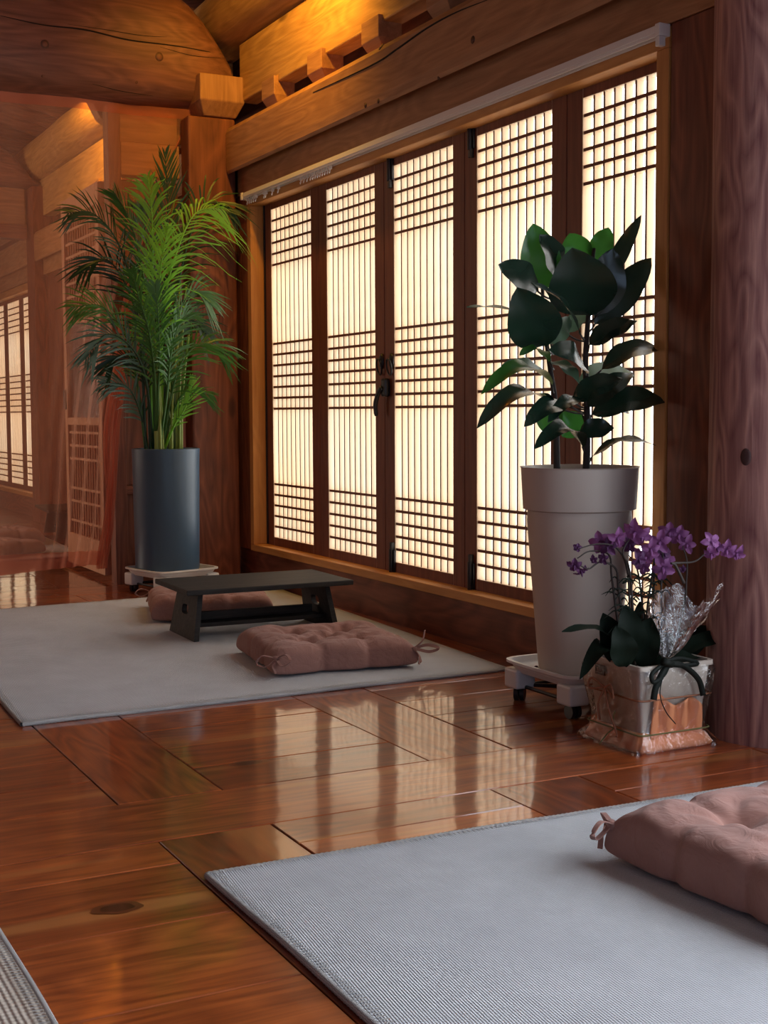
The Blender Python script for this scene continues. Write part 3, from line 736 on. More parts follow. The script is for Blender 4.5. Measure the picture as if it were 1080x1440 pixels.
def cushion(seed, loc, rz, label, group, ties, s=.25, H=.12, tilt=0):
    root = empty('seat_cushion', loc, rz); tag(root, label, 'cushion', group)
    cushion_mesh(seed, s, H).build('cushion_body', M['cushion'], root, smooth=True, local=True, subsurf=1)
    # sewn seam round the top edge
    hz = .80*H
    seam = []
    for k in range(4):
        for i in range(30):
            t = i/30*2-1; e = .955*s
            p = [(t, -1), (1, t), (-t, 1), (-1, -t)][k]; seam.append(Vector((p[0]*e, p[1]*e, hz-.012*abs(t)**8*0)))
    for (cx, cy, kind) in ties:
        c = Vector((cx*s*.97, cy*s*.97, .62*H)); d = Vector((cx, cy, 0)).normalized(); t = Vector((-d.y, d.x, 0))
        if kind == 'loop': sets = [[c, c+t*.05+d*.02+Vector((0, 0, .02)), c+t*.075+d*.035-Vector((0, 0, .0)), c+t*.04+d*.03-Vector((0, 0, .02)), c+d*.004], [c, c-t*.045+d*.025+Vector((0, 0, .01)), c-t*.07+d*.02-Vector((0, 0, .02)), c-t*.035+d*.02-Vector((0, 0, .03)), c+d*.004]]
        else: sets = [[c, c+d*.03+Vector((0, 0, .03))+t*.01, c+d*.04+Vector((0, 0, .07))+t*.012], [c, c+d*.04+t*.03+Vector((0, 0, .012)), c+d*.08+t*.05+Vector((0, 0, .0)), c+d*.05+t*.03-Vector((0, 0, .012)), c+d*.01], [c, c+d*.03-t*.02-Vector((0, 0, .02)), c+d*.035-t*.03-Vector((0, 0, .05))]]
        sets.append([c, c+d*.022-Vector((0, 0, .025)), c+d*.026+t*.01-Vector((0, 0, .05))])
        for q in sets: strap(q, .011, (0, 0, 1) if kind == 'loop' else d).build('tie', M['cushion'], root, local=True)
        MB().tube([c-t*.012+d*.004, c+t*.012+d*.004], .009, 8).build('tie_knot', M['cushion'], root, local=True, smooth=True)
    return root
CG = 'dusty pink tufted cushions'
cushion(1.0, (-.74, 4.57, .0145), math.radians(-7), 'dusty pink tufted cushion in front of the low black table', CG, [(1, -1, 'free'), (-1, -1, 'loop')], s=.27, H=.108)
cushion(2.3, (-.715, 5.92, .0145), math.radians(-17), 'dusty pink tufted cushion behind the low black table', CG, [(-1, 1, 'loop')], s=.272, H=.115)
cushion(4.1, (-.875, 1.935, .0145), math.radians(3), 'dusty pink tufted cushion cut by the right edge in the foreground', CG, [(-1, 1, 'loop')], s=.29, H=.125)
cushion(5.0, (-.92, 9.85, .0145), math.radians(8), 'nearer cushion in the far room, behind the curtain hem', 'cushions in the far room', [], s=.26, H=.12)
cushion(6.2, (-1.12, 9.12, .0145), math.radians(30), 'farther cushion in the far room, by the left edge behind the curtain', 'cushions in the far room', [], s=.26, H=.10)

# ------------------------------------------------------------------ low table
def low_table(loc, rz, label, group=None):
    root = empty('low_table', loc, rz); tag(root, label, 'table', group)
    Lx, Ly, H, th = .745, .45, .222, .022
    box(-Lx/2, Lx/2, -Ly/2, Ly/2, H-th, H).build('table_top', M['black_wood'], root, bevel=.004, local=True)
    for s in (-1, 1):
        # splayed end board with an oval hand hole: grid of quads round the hole
        b = MB(); nseg = 32; hw0, hw1 = .168, .135    # bottom/top half widths
        zc = .115; ry, rz_ = .042, .021; z1 = H-th; ring = []; outer = []
        for i in range(nseg):
            a = 2*PI*i/nseg; ring.append((ry*math.copysign(abs(math.cos(a))**.6, math.cos(a)), zc+rz_*math.copysign(abs(math.sin(a))**.6, math.sin(a))))
            c, s_ = math.cos(a), math.sin(a); k = 1/max(abs(c), abs(s_)); yy, zz = c*k, s_*k
            z = zc+(z1-zc)*zz if zz > 0 else zc+zc*zz
            hw = hw0+(hw1-hw0)*z/z1; outer.append((yy*hw, z))
        vs = []
        for t in (-.011, .011):
            for y, z in ring+outer: vs.append((s*(.285+t+.032*(1-z/z1)), y, z))
        fs = []; n = nseg
        for i in range(n):
            j = (i+1) % n
            fs += [(i, j, n+j, n+i), (2*n+j, 2*n+i, 3*n+i, 3*n+j), (j, i, 2*n+i, 2*n+j), (n+i, n+j, 3*n+j, 3*n+i)]
        b.add(vs, fs).build('end_board', M['black_wood'], root, local=True, smooth=2)
    MB().box(-.285, .285, -.09, .09, .045, .063).build('stretcher_shelf', M['black_wood'], root, bevel=.003, local=True)
    box(-.27, .27, -.012, .012, .063, .098).build('stretcher', M['black_wood'], root, bevel=.002, local=True)
    return root
low_table((-.715, 5.35, .013), math.radians(-1), 'low black stained table with hand-hole end boards on the pale rug')
low_table((-.26, 10.3, .013), math.radians(85), 'low dark table in the far room, behind the curtain')

# ------------------------------------------------------------------ rolling plant trays
def rtray(loc, rz, name, label, half=.2, ztop=.14):
    root = empty(name, loc, rz); tag(root, label, 'plant tray', 'white rolling plant trays')
    b = MB(); n = 48
    def loop(h, z, p=.28):
        return [Vector((h*math.copysign(abs(math.cos(a))**p, math.cos(a)), h*math.copysign(abs(math.sin(a))**p, math.sin(a)), z)) for a in [2*PI*(i+.5)/n for i in range(n)]]
    rings = [loop(half-.03, ztop-.040), loop(half-.012, ztop-.010), loop(half, ztop-.008), loop(half, ztop), loop(half-.012, ztop), loop(half-.018, ztop-.022), loop(half-.035, ztop-.026)]
    vs = [v for r in rings for v in r]; k = len(rings)
    b.add(vs, [(i*n+j, i*n+(j+1) % n, (i+1)*n+(j+1) % n, (i+1)*n+j) for i in range(k-1) for j in range(n)]+[tuple(range(n))[::-1], tuple(range((k-1)*n, k*n))])
    b.build('tray', M['tray'], root, smooth=2, local=True)
    h = half-.05
    for sx in (-1, 1):
        for sy in (-1, 1):
            box(sx*h-.038, sx*h+.038, sy*h-.038, sy*h+.038, ztop-.095, ztop-.03).build('foot', M['tray'], root, bevel=.008, local=True)
            c = Vector((sx*h, sy*h, 0)); a = random.uniform(0, PI); d = Vector((math.cos(a), math.sin(a), 0))
            b = MB()
            for s in (-1, 1):
                o_ = c+d*(s*.010); b.tube([o_-d*.007+Vector((0, 0, .024)), o_+d*.007+Vector((0, 0, .024))], .0235, 20)
            b.tube([c+Vector((0, 0, .024)), c+Vector((0, 0, ztop-.09))], .008, 8)
            b.build('caster', M['wheel'], root, smooth=2, local=True)
    b = MB().tube([(-h, -h, ztop-.085), (h, h, ztop-.085)], .007, 6).tube([(-h, h, ztop-.085), (h, -h, ztop-.085)], .007, 6)
    for s in (-1, 1): b.tube([(-h, s*h, ztop-.088), (h, s*h, ztop-.088)], .006, 6).tube([(s*h, -h, ztop-.088), (s*h, h, ztop-.088)], .006, 6)
    b.build('cross_bars', M['wheel'], root, local=True)
    return root
rtray((-.30, 3.51, 0), 0, 'plant_dolly', 'white rolling tray on black casters under the tall white pot', .2, .14)
rtray((-.60, 6.82, 0), math.radians(14), 'plant_dolly', 'white rolling tray under the dark slate cylinder pot', .195, .135)
PL = ['leftmost dark red fallen petal in the rolling tray by the white pot', 'middle dark red fallen petal in the rolling tray by the white pot', 'rightmost dark red fallen petal in the rolling tray by the white pot']
for i, (px, py) in enumerate([(752, 938), (762, 941), (770, 943)]):
    p = at(px, py, z=.12); b = MB().grid(lambda u, v: Vector((p.x+.022*(u-.5), p.y+.016*(v-.5), .1175+.008*math.sin(u*3)*math.cos(v*2)+.003*i)), 6, 4)
    tag(b.build('fallen_petal', M['petalred'], solid=.001, smooth=True), PL[i], 'petal', 'fallen petals in the tray')

# ------------------------------------------------------------------ leaves
def leaf_blade(base, tip, width, nrm, arch=.0, fold=.25, n=12, shape=.85, curl=0.):
    """a smooth oval leaf from base to tip; nrm: the way its upper face looks; arch: sag along it"""
    base, tip, nrm = Vector(base), Vector(tip), Vector(nrm)
    ax = tip-base; L_ = ax.length; t = ax.normalized(); s = t.cross(nrm).normalized(); nn = s.cross(t)
    b = MB(); vs = []; m_ = 6
    for i in range(n+1):
        q = i/n; c = base+ax*q+nn*arch*L_*math.sin(PI*q)
        wd = width/2*(math.sin(PI*q**shape)**.72 if 0 < q < 1 else 0)+.0008
        if q > .93: wd *= .75
        for j in range(-m_//2, m_//2+1):
            k = j/(m_/2); vs.append(c+s*wd*k+nn*(abs(k)**1.3*wd*fold-curl*q*q*L_*0.2+.004*math.sin(q*14+k*2)*abs(k)))
    w1 = m_+1
    return b.add(vs, [(i*w1+j, i*w1+j+1, (i+1)*w1+j+1, (i+1)*w1+j) for i in range(n) for j in range(m_)])
# rubber plant in the tall white pot
rp = empty('rubber_plant', (-.315, 3.52, .116)); tag(rp, 'rubber plant with big dark glossy leaves in a tall tapered white pot', 'potted plant')
PZ = .775
b = MB().lathe([(.118, .116), (.128, .12), (.131, .14), (.168, .60), (.166, .635), (.181, .640), (.188, PZ-.004), (.192, PZ), (.184, PZ), (.180, PZ-.01), (.172, PZ-.05)], (-.315, 3.52, 0), 64)
b.build('tall_pot', M['potwhite'], rp, smooth=2)
MB().lathe([(.176, PZ-.06), (.174, PZ-.035), (.05, PZ-.03), (.001, PZ-.03)], (-.315, 3.52, 0), 32).build('soil', M['soil'], rp, smooth=True)
def CP(cx, cy, y=3.52): return at(640+cx*.4074, 280+cy*.4074, y=y)
MB().tube(bez([CP(352, 960, 3.55), CP(350, 850, 3.55), CP(345, 700, 3.55), CP(330, 600, 3.55), CP(318, 510, 3.55), CP(305, 400, 3.55), CP(300, 300, 3.55)], 24), [.012-.0003*i for i in range(25)], 10).build('stem', M['bark'], rp, smooth=True)
MB().tube(bez([CP(452, 960, 3.5), CP(455, 850, 3.5), CP(455, 700, 3.5), CP(450, 560, 3.5), CP(460, 400, 3.5), CP(470, 250, 3.5), CP(480, 170, 3.5)], 24), [.013-.0003*i for i in range(25)], 10).build('stem', M['bark'], rp, smooth=True)
TC = (CAM-Vector((-.3, 3.5, 1.2))).normalized()   # towards the viewer side of the room
UPV = Vector((0, 0, 1)); RT = Vector((.88, -.46, 0))
def nv(c, u_, r): return TC*c+UPV*u_+RT*r
# base(cx,cy), tip(cx,cy), depth of base and tip, width, normal, arch, fold, material
LV = [
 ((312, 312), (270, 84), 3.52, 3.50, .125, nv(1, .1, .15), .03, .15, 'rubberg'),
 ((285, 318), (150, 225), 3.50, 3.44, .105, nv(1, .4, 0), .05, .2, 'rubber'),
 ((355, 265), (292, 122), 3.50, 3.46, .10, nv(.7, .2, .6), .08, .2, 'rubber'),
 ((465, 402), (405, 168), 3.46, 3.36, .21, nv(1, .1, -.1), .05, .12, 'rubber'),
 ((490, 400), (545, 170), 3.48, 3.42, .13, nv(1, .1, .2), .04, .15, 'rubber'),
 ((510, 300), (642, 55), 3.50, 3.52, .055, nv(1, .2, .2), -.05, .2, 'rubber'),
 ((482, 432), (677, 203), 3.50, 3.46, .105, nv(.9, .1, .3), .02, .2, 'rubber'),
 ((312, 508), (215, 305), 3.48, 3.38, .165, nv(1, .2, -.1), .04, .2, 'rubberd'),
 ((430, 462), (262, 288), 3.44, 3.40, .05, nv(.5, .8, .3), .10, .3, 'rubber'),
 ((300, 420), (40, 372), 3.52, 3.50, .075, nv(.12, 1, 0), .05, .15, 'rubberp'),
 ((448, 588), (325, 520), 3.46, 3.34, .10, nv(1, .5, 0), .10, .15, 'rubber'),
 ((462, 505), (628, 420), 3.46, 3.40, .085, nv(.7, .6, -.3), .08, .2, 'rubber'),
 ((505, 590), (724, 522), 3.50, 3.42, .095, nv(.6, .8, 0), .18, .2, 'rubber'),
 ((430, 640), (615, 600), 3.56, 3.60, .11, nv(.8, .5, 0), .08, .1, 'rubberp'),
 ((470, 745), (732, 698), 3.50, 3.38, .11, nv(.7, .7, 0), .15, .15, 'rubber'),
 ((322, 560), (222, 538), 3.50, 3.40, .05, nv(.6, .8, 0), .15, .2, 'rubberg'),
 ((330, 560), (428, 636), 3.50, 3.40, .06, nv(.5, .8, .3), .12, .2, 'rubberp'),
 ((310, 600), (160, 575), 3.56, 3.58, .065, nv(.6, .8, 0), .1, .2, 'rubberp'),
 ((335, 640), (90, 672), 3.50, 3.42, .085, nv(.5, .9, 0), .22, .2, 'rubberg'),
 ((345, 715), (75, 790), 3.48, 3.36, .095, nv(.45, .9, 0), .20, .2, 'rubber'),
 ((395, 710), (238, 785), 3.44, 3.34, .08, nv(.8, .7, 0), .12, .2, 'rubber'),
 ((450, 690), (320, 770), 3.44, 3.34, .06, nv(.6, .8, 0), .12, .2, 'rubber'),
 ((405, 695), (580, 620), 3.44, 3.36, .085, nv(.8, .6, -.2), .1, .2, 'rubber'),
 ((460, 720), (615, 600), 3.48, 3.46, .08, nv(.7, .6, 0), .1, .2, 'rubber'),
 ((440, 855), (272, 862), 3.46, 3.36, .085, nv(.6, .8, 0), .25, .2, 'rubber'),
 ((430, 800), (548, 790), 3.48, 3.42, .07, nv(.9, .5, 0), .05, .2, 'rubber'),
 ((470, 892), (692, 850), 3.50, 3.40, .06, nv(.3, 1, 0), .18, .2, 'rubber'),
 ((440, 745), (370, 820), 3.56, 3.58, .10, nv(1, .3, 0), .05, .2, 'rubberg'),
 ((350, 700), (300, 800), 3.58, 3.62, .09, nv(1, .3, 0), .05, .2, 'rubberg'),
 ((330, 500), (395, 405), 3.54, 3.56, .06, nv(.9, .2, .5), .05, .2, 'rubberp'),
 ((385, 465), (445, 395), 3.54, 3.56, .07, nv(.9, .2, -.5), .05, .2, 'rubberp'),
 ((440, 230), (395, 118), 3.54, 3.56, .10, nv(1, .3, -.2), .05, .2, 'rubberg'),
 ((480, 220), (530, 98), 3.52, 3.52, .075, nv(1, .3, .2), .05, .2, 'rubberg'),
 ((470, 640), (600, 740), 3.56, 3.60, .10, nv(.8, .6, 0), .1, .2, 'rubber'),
]
M['rubberd'] = M['rubber']
for a, t_, y0, y1, wd, nr, ar, fo, mt in LV:
    leaf_blade(CP(*a, y0), CP(*t_, y1), wd, nr, ar, fo, n=14).build('leaf', M[mt], rp, smooth=True)
# petioles: short stalks from stem to leaf base
b = MB()
for a, *_r in LV:
    y0 = _r[1]; p = CP(*a, y0); sx = 340 if a[0] < 345 else 455
    q = CP(sx, min(a[1]+28, 930), 3.53); 
    if (p-q).length > .012: MB.tube(b, bez([q, (p+q)/2+Vector((0, 0, -.006)), p], 6), .003, 6)
b.build('leaf_stalks', M['bark'], rp, smooth=True)

# ------------------------------------------------------------------ palm in the dark cylinder
pc = Vector((-.615, 6.84, .112)); ap = empty('areca_palm', pc); tag(ap, 'tall feathery green palm in a slate blue cylinder pot by the corner post', 'potted plant')
b = MB().lathe([(.150, .112), (.165, .115), (.170, .14), (.177, .70), (.179, .765), (.172, .768), (.168, .755), (.166, .70)], (pc.x, pc.y, 0), 64); b.build('cylinder_pot', M['potgrey'], ap, smooth=2)
MB().lathe([(.168, .68), (.167, .715), (.05, .72), (.001, .72)], (pc.x, pc.y, 0), 32).build('soil', M['soil'], ap, smooth=True)
def frond(pts, leaf_len, mat, seed, spread=1.0, droop=.35, nl=22, start=.30, wid=.0092, face=None):
    rnd = random.Random(seed); P = bez(pts, 40); b = MB()
    rad = [.0075*(1-i/40)+.0018 for i in range(41)]; b.tube(P, rad, 6)
    nl = int(nl*1.2); ya_ = rnd.uniform(-.95, .95) if mat != 'palm2' else rnd.uniform(-.35, .35)
    face = (Matrix.Rotation(ya_, 3, 'Z') @ TCp+Vector((0, 0, rnd.uniform(-.1, .5)))).normalized()
    for k in range(nl):
        q = start+(1-start)*(k+.5)/nl; i = min(39, int(q*40)); p = P[i]+(P[i+1]-P[i])*(q*40-i)
        t = (P[min(i+2, 40)]-P[max(i-2, 0)]).normalized(); side = t.cross(face).normalized()
        prof = math.sin(PI*(.18+.80*(q-start)/(1-start)))**.7
        for s in (-1, 1):
            L_ = leaf_len*prof*rnd.uniform(.75, 1.25); ang = math.radians(rnd.uniform(26, 50))*spread*(1.15-.5*(q-start)/(1-start))
            d = (t*math.cos(ang)+side*s*math.sin(ang)+face*rnd.uniform(-.05, .22)).normalized()
            wv = d.cross(face).normalized()
            pv = []; n = 5
            for j in range(n+1):
                z = j/n; c = p+d*L_*z+Vector((0, 0, -1))*droop*L_*z*z*rnd.uniform(.9, 1.1)
                w_ = wid*(math.sin(PI*(.12+.88*z))**.8)*.5+.0004
                pv += [c-wv*w_, c+wv*w_]
            m0 = len(b.v); b.v += pv; b.f += [(m0+2*j, m0+2*j+1, m0+2*j+3, m0+2*j+2) for j in range(n)]
    return b.build('frond', M[mat], ap, smooth=True)
TCp = (CAM-Vector((-.6, 6.8, 1.4))).normalized()
def Q(px, py, dy=0.): return at(px, py, y=6.84+dy)
FR = [ # control pixels (x,y,depth), leaflet length, material, spread, droop
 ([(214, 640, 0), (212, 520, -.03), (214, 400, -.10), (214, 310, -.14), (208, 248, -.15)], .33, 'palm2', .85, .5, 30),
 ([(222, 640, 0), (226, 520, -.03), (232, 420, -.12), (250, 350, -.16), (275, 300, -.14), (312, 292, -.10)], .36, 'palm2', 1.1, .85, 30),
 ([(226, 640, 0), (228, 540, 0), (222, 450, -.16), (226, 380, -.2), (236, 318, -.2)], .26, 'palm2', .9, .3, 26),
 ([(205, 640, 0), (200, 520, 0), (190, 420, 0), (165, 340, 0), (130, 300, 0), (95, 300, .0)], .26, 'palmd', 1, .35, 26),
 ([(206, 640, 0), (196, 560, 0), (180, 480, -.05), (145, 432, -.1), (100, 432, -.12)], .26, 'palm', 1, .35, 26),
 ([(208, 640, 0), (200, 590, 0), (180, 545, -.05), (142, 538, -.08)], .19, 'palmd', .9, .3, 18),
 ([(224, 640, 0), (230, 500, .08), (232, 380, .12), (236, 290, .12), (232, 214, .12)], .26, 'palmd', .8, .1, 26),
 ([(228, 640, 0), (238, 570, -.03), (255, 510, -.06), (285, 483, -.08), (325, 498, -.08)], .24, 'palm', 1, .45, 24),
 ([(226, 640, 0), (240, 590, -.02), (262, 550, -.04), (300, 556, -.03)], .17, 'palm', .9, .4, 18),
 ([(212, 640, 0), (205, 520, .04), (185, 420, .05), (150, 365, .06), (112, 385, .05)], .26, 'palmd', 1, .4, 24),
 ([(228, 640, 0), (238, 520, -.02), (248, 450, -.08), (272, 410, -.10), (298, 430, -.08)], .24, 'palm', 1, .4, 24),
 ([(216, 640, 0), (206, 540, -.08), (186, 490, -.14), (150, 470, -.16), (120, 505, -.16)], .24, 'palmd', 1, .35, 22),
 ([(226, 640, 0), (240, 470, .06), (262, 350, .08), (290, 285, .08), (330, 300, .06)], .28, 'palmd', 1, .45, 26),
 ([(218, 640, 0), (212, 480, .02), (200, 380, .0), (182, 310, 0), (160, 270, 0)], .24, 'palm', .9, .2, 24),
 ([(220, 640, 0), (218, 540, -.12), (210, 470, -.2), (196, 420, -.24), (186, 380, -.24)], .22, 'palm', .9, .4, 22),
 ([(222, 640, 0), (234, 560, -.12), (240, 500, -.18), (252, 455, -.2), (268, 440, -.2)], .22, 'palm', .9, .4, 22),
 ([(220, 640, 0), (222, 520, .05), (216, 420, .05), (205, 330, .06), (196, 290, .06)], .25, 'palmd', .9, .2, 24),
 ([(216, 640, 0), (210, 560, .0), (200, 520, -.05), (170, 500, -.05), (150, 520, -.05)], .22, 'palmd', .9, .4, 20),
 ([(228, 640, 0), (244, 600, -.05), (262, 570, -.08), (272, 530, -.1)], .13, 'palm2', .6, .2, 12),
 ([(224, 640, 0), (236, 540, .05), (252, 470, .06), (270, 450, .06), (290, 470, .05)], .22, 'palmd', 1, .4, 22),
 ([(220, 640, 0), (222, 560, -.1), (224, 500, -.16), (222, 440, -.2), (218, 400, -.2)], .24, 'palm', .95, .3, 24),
]
for i, (pts, ll, mt, sp, dr, nl) in enumerate(FR):
    frond([Q(*p) for p in pts], ll, mt, 100+i, sp, dr, nl)
rnd = random.Random(5)
for i in range(16):
    a = rnd.uniform(0, 2*PI); r0 = rnd.uniform(.02, .09); x, y = pc.x+r0*math.cos(a), pc.y+r0*math.sin(a); h = rnd.uniform(.55, .95)
    MB().tube(bez([(x, y, .70), (x*1+.01*math.cos(a), y+.01*math.sin(a), .7+h*.5), (x+.05*math.cos(a), y+.05*math.sin(a), .7+h)], 8), [.0095-.0006*k for k in range(9)], 8).build('cane', M['cane'], ap, smooth=True)
MB().tube([(pc.x-.06, pc.y-.05, .715), (pc.x-.062, pc.y-.052, .86)], .016, 10).build('cut_cane', M['cane'], ap, smooth=2)

# ------------------------------------------------------------------ orchid in the wrapped square planter
oc = Vector((-.418, 3.035, 0)); op = empty('orchid_planter', oc); tag(op, 'purple orchids in a cream square planter wrapped in clear film and orange paper', 'potted plant')
def sq(h, z, n=40, p=.12, wob=0., seed=0):
    out = []
    for i in range(n):
        a = 2*PI*(i+.5)/n; k = 1+wob*noise.noise(Vector((math.cos(a)*3, math.sin(a)*3, z*14+seed)))
        out.append(oc+Vector((h*k*math.copysign(abs(math.cos(a))**p, math.cos(a)), h*k*math.copysign(abs(math.sin(a))**p, math.sin(a)), z)))
    return out
def loft(rings, name, mat, cap=True, solid=0., bevel=0, sm=2):
    n = len(rings[0]); b = MB(); b.add([v for r in rings for v in r], [(i*n+j, i*n+(j+1) % n, (i+1)*n+(j+1) % n, (i+1)*n+j) for i in range(len(rings)-1) for j in range(n)])
    if cap: b.f.append(tuple(range(n))[::-1])
    return b.build(name, M[mat], op, smooth=sm, solid=solid)
M['planter'] = plain('cream_plastic', (.58, .50, .42), .5)
loft([sq(.100, .012), sq(.104, .03), sq(.126, .232), sq(.134, .232), sq(.134, .246), sq(.124, .246), sq(.118, .20)], 'planter', 'planter')
loft([sq(.02, .205, wob=.1), sq(.06, .218, wob=.2), sq(.119, .205)], 'soil', 'soil', cap=True)
# orange paper round the lower part, flared foot
def fl(t, z, h, seed): return sq(h, z, n=120, p=.2, wob=t, seed=seed)
loft([fl(.06, .002, .130, 0), fl(.05, .012, .138, 0), fl(.05, .03, .125, 1), fl(.04, .046, .113, 2), fl(.02, .054, .111, 3)], 'orange_wrap', 'linerorange', solid=.001, sm=1)
# front sheet of orange paper, a folded fan on the side facing the room
b = MB()
def fan(u, v):
    hh = .112+.017*(v*.15/.22)+.004+.004*math.sin(u*22)
    return oc+Vector((-.088+.19*u*(1-.10*v)+.01*v, -hh-.001, .03+v*(.125+.014*math.sin(u*9+1)-.03*u)))
b.grid(fan, 40, 10).build('orange_sheet', M['linerorange'], op, smooth=True, solid=.001)
fr_ = [fl(.07, .001, .150, 5), fl(.06, .014, .150, 6), fl(.05, .04, .128, 7), fl(.05, .07, .122, 8), fl(.06, .12, .130, 9), fl(.07, .17, .137, 10), fl(.07, .22, .142, 11), fl(.05, .236, .139, 12)]
loft(fr_, 'clear_film', 'film', cap=False, sm=1)
# strings
def band(h, z, mat, name, r=.0022):
    pts = sq(h, z, n=60, p=.14); pts.append(pts[0].copy()); MB().tube(pts, r, 6, False).build(name, M[mat], op, smooth=True)
band(.131, .150, 'string', 'raffia_band', .0028); band(.128, .052, 'stringg', 'green_band')
cpt = oc+Vector((-.138, .02, .165))
for q in ([cpt, cpt+Vector((-.01, .05, .02)), cpt+Vector((-.012, .06, -.01)), cpt+Vector((0, .01, -.002))], [cpt, cpt+Vector((-.01, -.04, .015)), cpt+Vector((-.012, -.055, -.02)), cpt+Vector((0, -.01, -.002))],
          [cpt, cpt+Vector((-.008, .02, -.05)), cpt+Vector((.005, .03, -.10))], [cpt, cpt+Vector((-.01, -.03, -.05)), cpt+Vector((.0, -.055, -.12)), cpt+Vector((-.004, -.06, -.13))]):
    MB().tube(bez(q, 16), .0032, 6).build('raffia_bow', M['string'], op, smooth=True)
gp = oc+Vector((-.134, -.02, .055))
for q in ([gp, gp+Vector((-.004, .0, .03)), gp+Vector((-.006, -.01, .05))], [gp, gp+Vector((-.01, .02, -.02)), gp+Vector((-.03, .03, -.05))]):
    MB().tube(bez(q, 8), .002, 6).build('green_tie', M['stringg'], op, smooth=True)
# label plate on the left face near the rim
lp = box(oc.x-.1345, oc.x-.129, oc.y+.030, oc.y+.072, .196, .224).build('label_plate', M['labelplate'], op); tag(lp, 'small black label with faint pale lettering')
b = MB(); x = oc.x-.1352
for y0, z0, y1, z1 in [(.062, .216, .057, .206), (.057, .216, .062, .206), (.050, .212, .046, .212), (.050, .208, .045, .208), (.043, .214, .043, .206), (.039, .214, .036, .208), (.066, .203, .040, .203)]:
    b.tube([(x, oc.y+y0, z0), (x, oc.y+y1, z1)], .0008, 4)
b.build('label_print', M['labelmark'], lp)
# ribbon bow on the front right
bow = at(938, 930, y=2.90)
def rib(pts, w_=.012, nr=(-.6, -.8, 0)): strap(pts, w_, nr).build('ribbon', M['ribbon'], op, smooth=True)
def B(px, py, y=2.89): return at(px, py, y=y)
rib([B(938, 930), B(925, 940), B(916, 950), B(920, 960), B(934, 948), B(940, 934)])
rib([B(938, 930), B(955, 926), B(975, 930), B(980, 934), B(958, 936), B(941, 934)])
rib([B(940, 934), B(930, 950), B(922, 968), B(919, 984)], .018)
rib([B(942, 932), B(962, 937), B(982, 955), B(989, 978)], .016)
MB().tube(bez([B(934, 945), B(928, 975), B(936, 1000), B(950, 1018)], 14), .0015, 6).build('ribbon', M['ribbon'], op)
MB().tube([B(932, 930, 2.885), B(945, 934, 2.885)], .011, 8).build('bow_knot', M['ribbon'], op, smooth=True)
# crumpled clear film bouquet above the bow
def bouq(u, v):
    a = u*2*PI; r = .012+.078*v**.8; k = 1+.30*noise.noise(Vector((math.cos(a)*2.4, math.sin(a)*2.4, v*3)))+.12*noise.noise(Vector((math.cos(a)*7, math.sin(a)*7, v*8)))
    c = B(938, 925, 2.93)*(1-v)+B(962, 838, 2.93)*v; r *= k
    return c+Vector((r*.88*math.cos(a)*1.15, -r*.46*math.cos(a), 0))+Vector((-.3, -.6, 0))*r*math.sin(a)*.7+Vector((0, 0, .028*v*math.sin(a*3+1)+.012*math.sin(a*7)*v))
MB().grid(bouq, 70, 22).build('film_bouquet', M['film'], op, smooth=True)
def bouq2(u, v):
    c0 = B(950, 915, 2.96); c1 = B(1000, 850, 2.96)
    s = (u-.5); return c0*(1-v)+c1*v+Vector((.5, -.3, .55))*s*.15*v+Vector((0, .03, 0))*noise.noise(Vector((u*5, v*5, 1)))
MB().grid(bouq2, 26, 20).build('film_bouquet', M['film'], op, smooth=True)
# dark leaves
def ol(a, t, y0, y1, w_, nr, ar): leaf_blade(B(*a, y0), B(*t, y1), w_, nr, ar, .2, n=12).build('leaf', M['orchleaf'], op, smooth=True)
ol((875, 925), (790, 888), 3.04, 3.00, .05, nv(.4, 1, 0), .18, )
ol((862, 930), (815, 955), 3.08, 3.02, .06, nv(.6, .9, 0), .45)
ol((880, 935), (848, 862), 3.04, 3.02, .09, nv(1, .2, 0), .08)
ol((890, 935), (880, 850), 2.99, 2.97, .09, nv(1, .2, .2), .08)
ol((900, 938), (915, 868), 2.97, 2.96, .09, nv(1, .2, -.2), .08)
ol((880, 938), (866, 880), 2.96, 2.94, .08, nv(1, .4, .2), .1)
ol((930, 935), (1035, 893), 3.02, 2.98, .06, nv(.6, .9, 0), .12)
ol((935, 938), (1000, 880), 3.04, 3.05, .08, nv(.9, .5, 0), .1)
ol((915, 940), (985, 925), 2.98, 2.94, .06, nv(.5, .9, 0), .1)
ol((900, 940), (945, 890), 3.06, 3.08, .09, nv(1, .3, 0), .05)
ol((895, 936), (900, 845), 3.05, 3.1, .05, nv(1, .1, 0), .05)
# fern like side shoots: thin curved blades in the middle
rnd = random.Random(11); b = MB()
for k in range(70):
    px, py = rnd.uniform(868, 935), rnd.uniform(810, 905); y = rnd.uniform(2.96, 3.06); s = rnd.choice((-1, 1)); L_ = rnd.uniform(12, 30)
    q = [B(px, py, y), B(px+s*L_*.5, py-5, y), B(px+s*L_, py+rnd.uniform(-2, 9), y)]
    b.tube(bez(q, 5), [.0022, .0025, .0024, .002, .0014, .0006], 5)
o = b.build('fine_foliage', M['orchleaf'], op); o['kind'] = 'stuff'
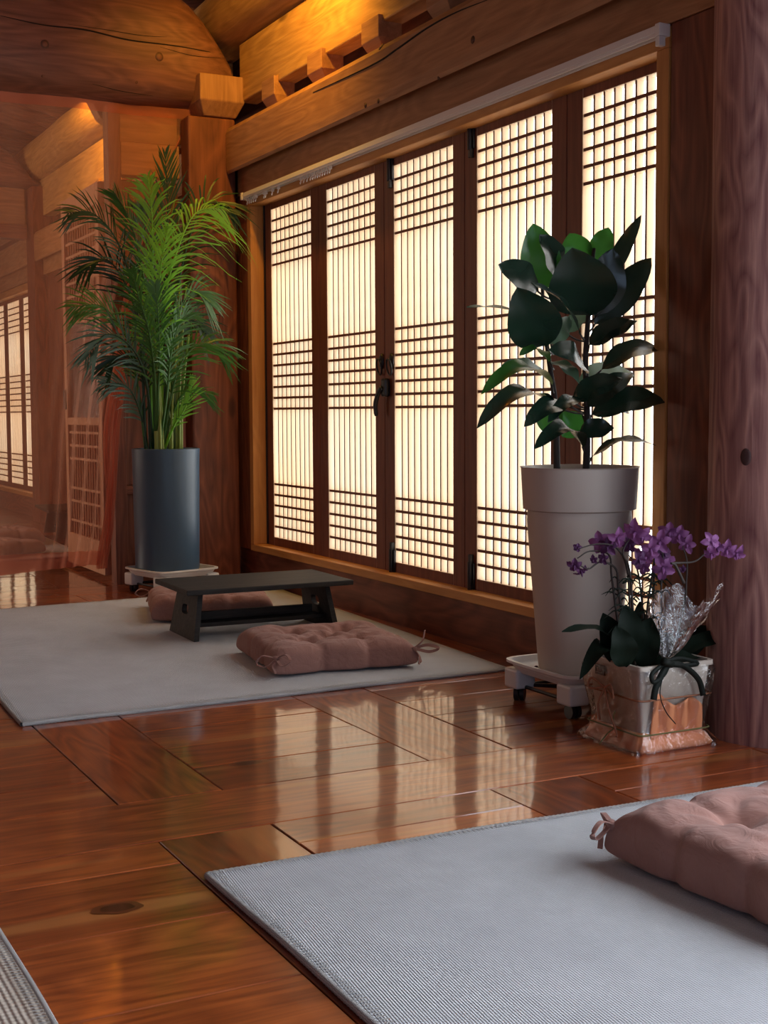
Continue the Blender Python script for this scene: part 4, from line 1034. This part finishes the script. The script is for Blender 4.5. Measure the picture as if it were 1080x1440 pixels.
# flower stems
ST = [([(876, 935), (868, 870), (860, 810), (856, 780), (830, 775), (812, 785)], 3.03),
      ([(886, 935), (886, 870), (882, 800), (866, 770), (840, 765), (812, 772)], 3.0),
      ([(893, 935), (890, 860), (885, 800), (876, 776), (890, 755), (910, 760)], 2.98),
      ([(905, 935), (910, 860), (920, 790), (922, 765), (900, 757), (870, 757)], 3.02),
      ([(912, 935), (918, 870), (920, 800), (921, 770), (935, 755)], 3.05),
      ([(925, 935), (930, 880), (930, 820), (932, 780), (925, 760)], 3.0),
      ([(945, 925), (962, 850), (965, 820), (966, 790), (960, 768)], 2.96),
      ([(962, 820), (950, 795), (945, 792), (975, 790), (990, 780), (1008, 768)], 2.76),
      ([(880, 900), (870, 830), (866, 800), (845, 790), (828, 800), (815, 795)], 3.02),
      ([(908, 935), (903, 850), (896, 800), (884, 780)], 3.06)]
for pts, y in ST: MB().tube(bez([B(px, py, y) for px, py in pts], 26), [.0042-.0001*i for i in range(27)], 7).build('flower_stem', M['bark'], op, smooth=True)
FL = [(808, 795, 12, 1), (817, 802, 12, 1), (845, 762, 17, 0), (855, 768, 14, 1), (868, 757, 17, 0), (848, 785, 9, 1), (893, 748, 18, 0), (902, 752, 16, 0), (885, 765, 13, 1), (908, 778, 18, 0), (915, 772, 15, 0),
      (898, 787, 13, 1), (905, 797, 13, 0), (928, 762, 17, 0), (942, 748, 17, 0), (955, 752, 16, 0), (933, 778, 14, 1), (932, 798, 19, 0), (938, 788, 14, 0), (966, 765, 14, 0), (1000, 762, 14, 0), (1008, 770, 13, 0), (1000, 778, 12, 0), (1022, 773, 14, 0), (1036, 778, 13, 0), (835, 787, 7, 1), (960, 800, 7, 1), (812, 770, 7, 1)]
for i, (px, py, r, dk) in enumerate(FL):
    y = 3.0+rnd.uniform(-.05, .05) if px < 985 else 2.72+rnd.uniform(-.03, .01); c = B(px, py, y); R_ = r*.0021; b = MB()
    fd = (TC+Vector((rnd.uniform(-.6, .6), rnd.uniform(-.3, .3), rnd.uniform(-.8, .3)))).normalized(); a0 = rnd.uniform(0, 6)
    s = fd.cross(UPV).normalized(); u_ = s.cross(fd)
    for k in range(5):
        a = a0+k*2*PI/5+rnd.uniform(-.2, .2); d = s*math.cos(a)+u_*math.sin(a)
        lb = leaf_blade(c, c+d*R_*rnd.uniform(.8, 1.1)-fd*R_*.15, R_*.62, fd, .15, .35, n=5); b.add(lb.v, lb.f)
    b.tube([c-fd*.002, c+fd*R_*.3+Vector((0, 0, -R_*.15)), c+fd*R_*.42+Vector((0, 0, -R_*.4))], [R_*.10, R_*.14, R_*.04], 6)
    b.build('flower', M['petald' if dk else 'petal'], op, smooth=True)
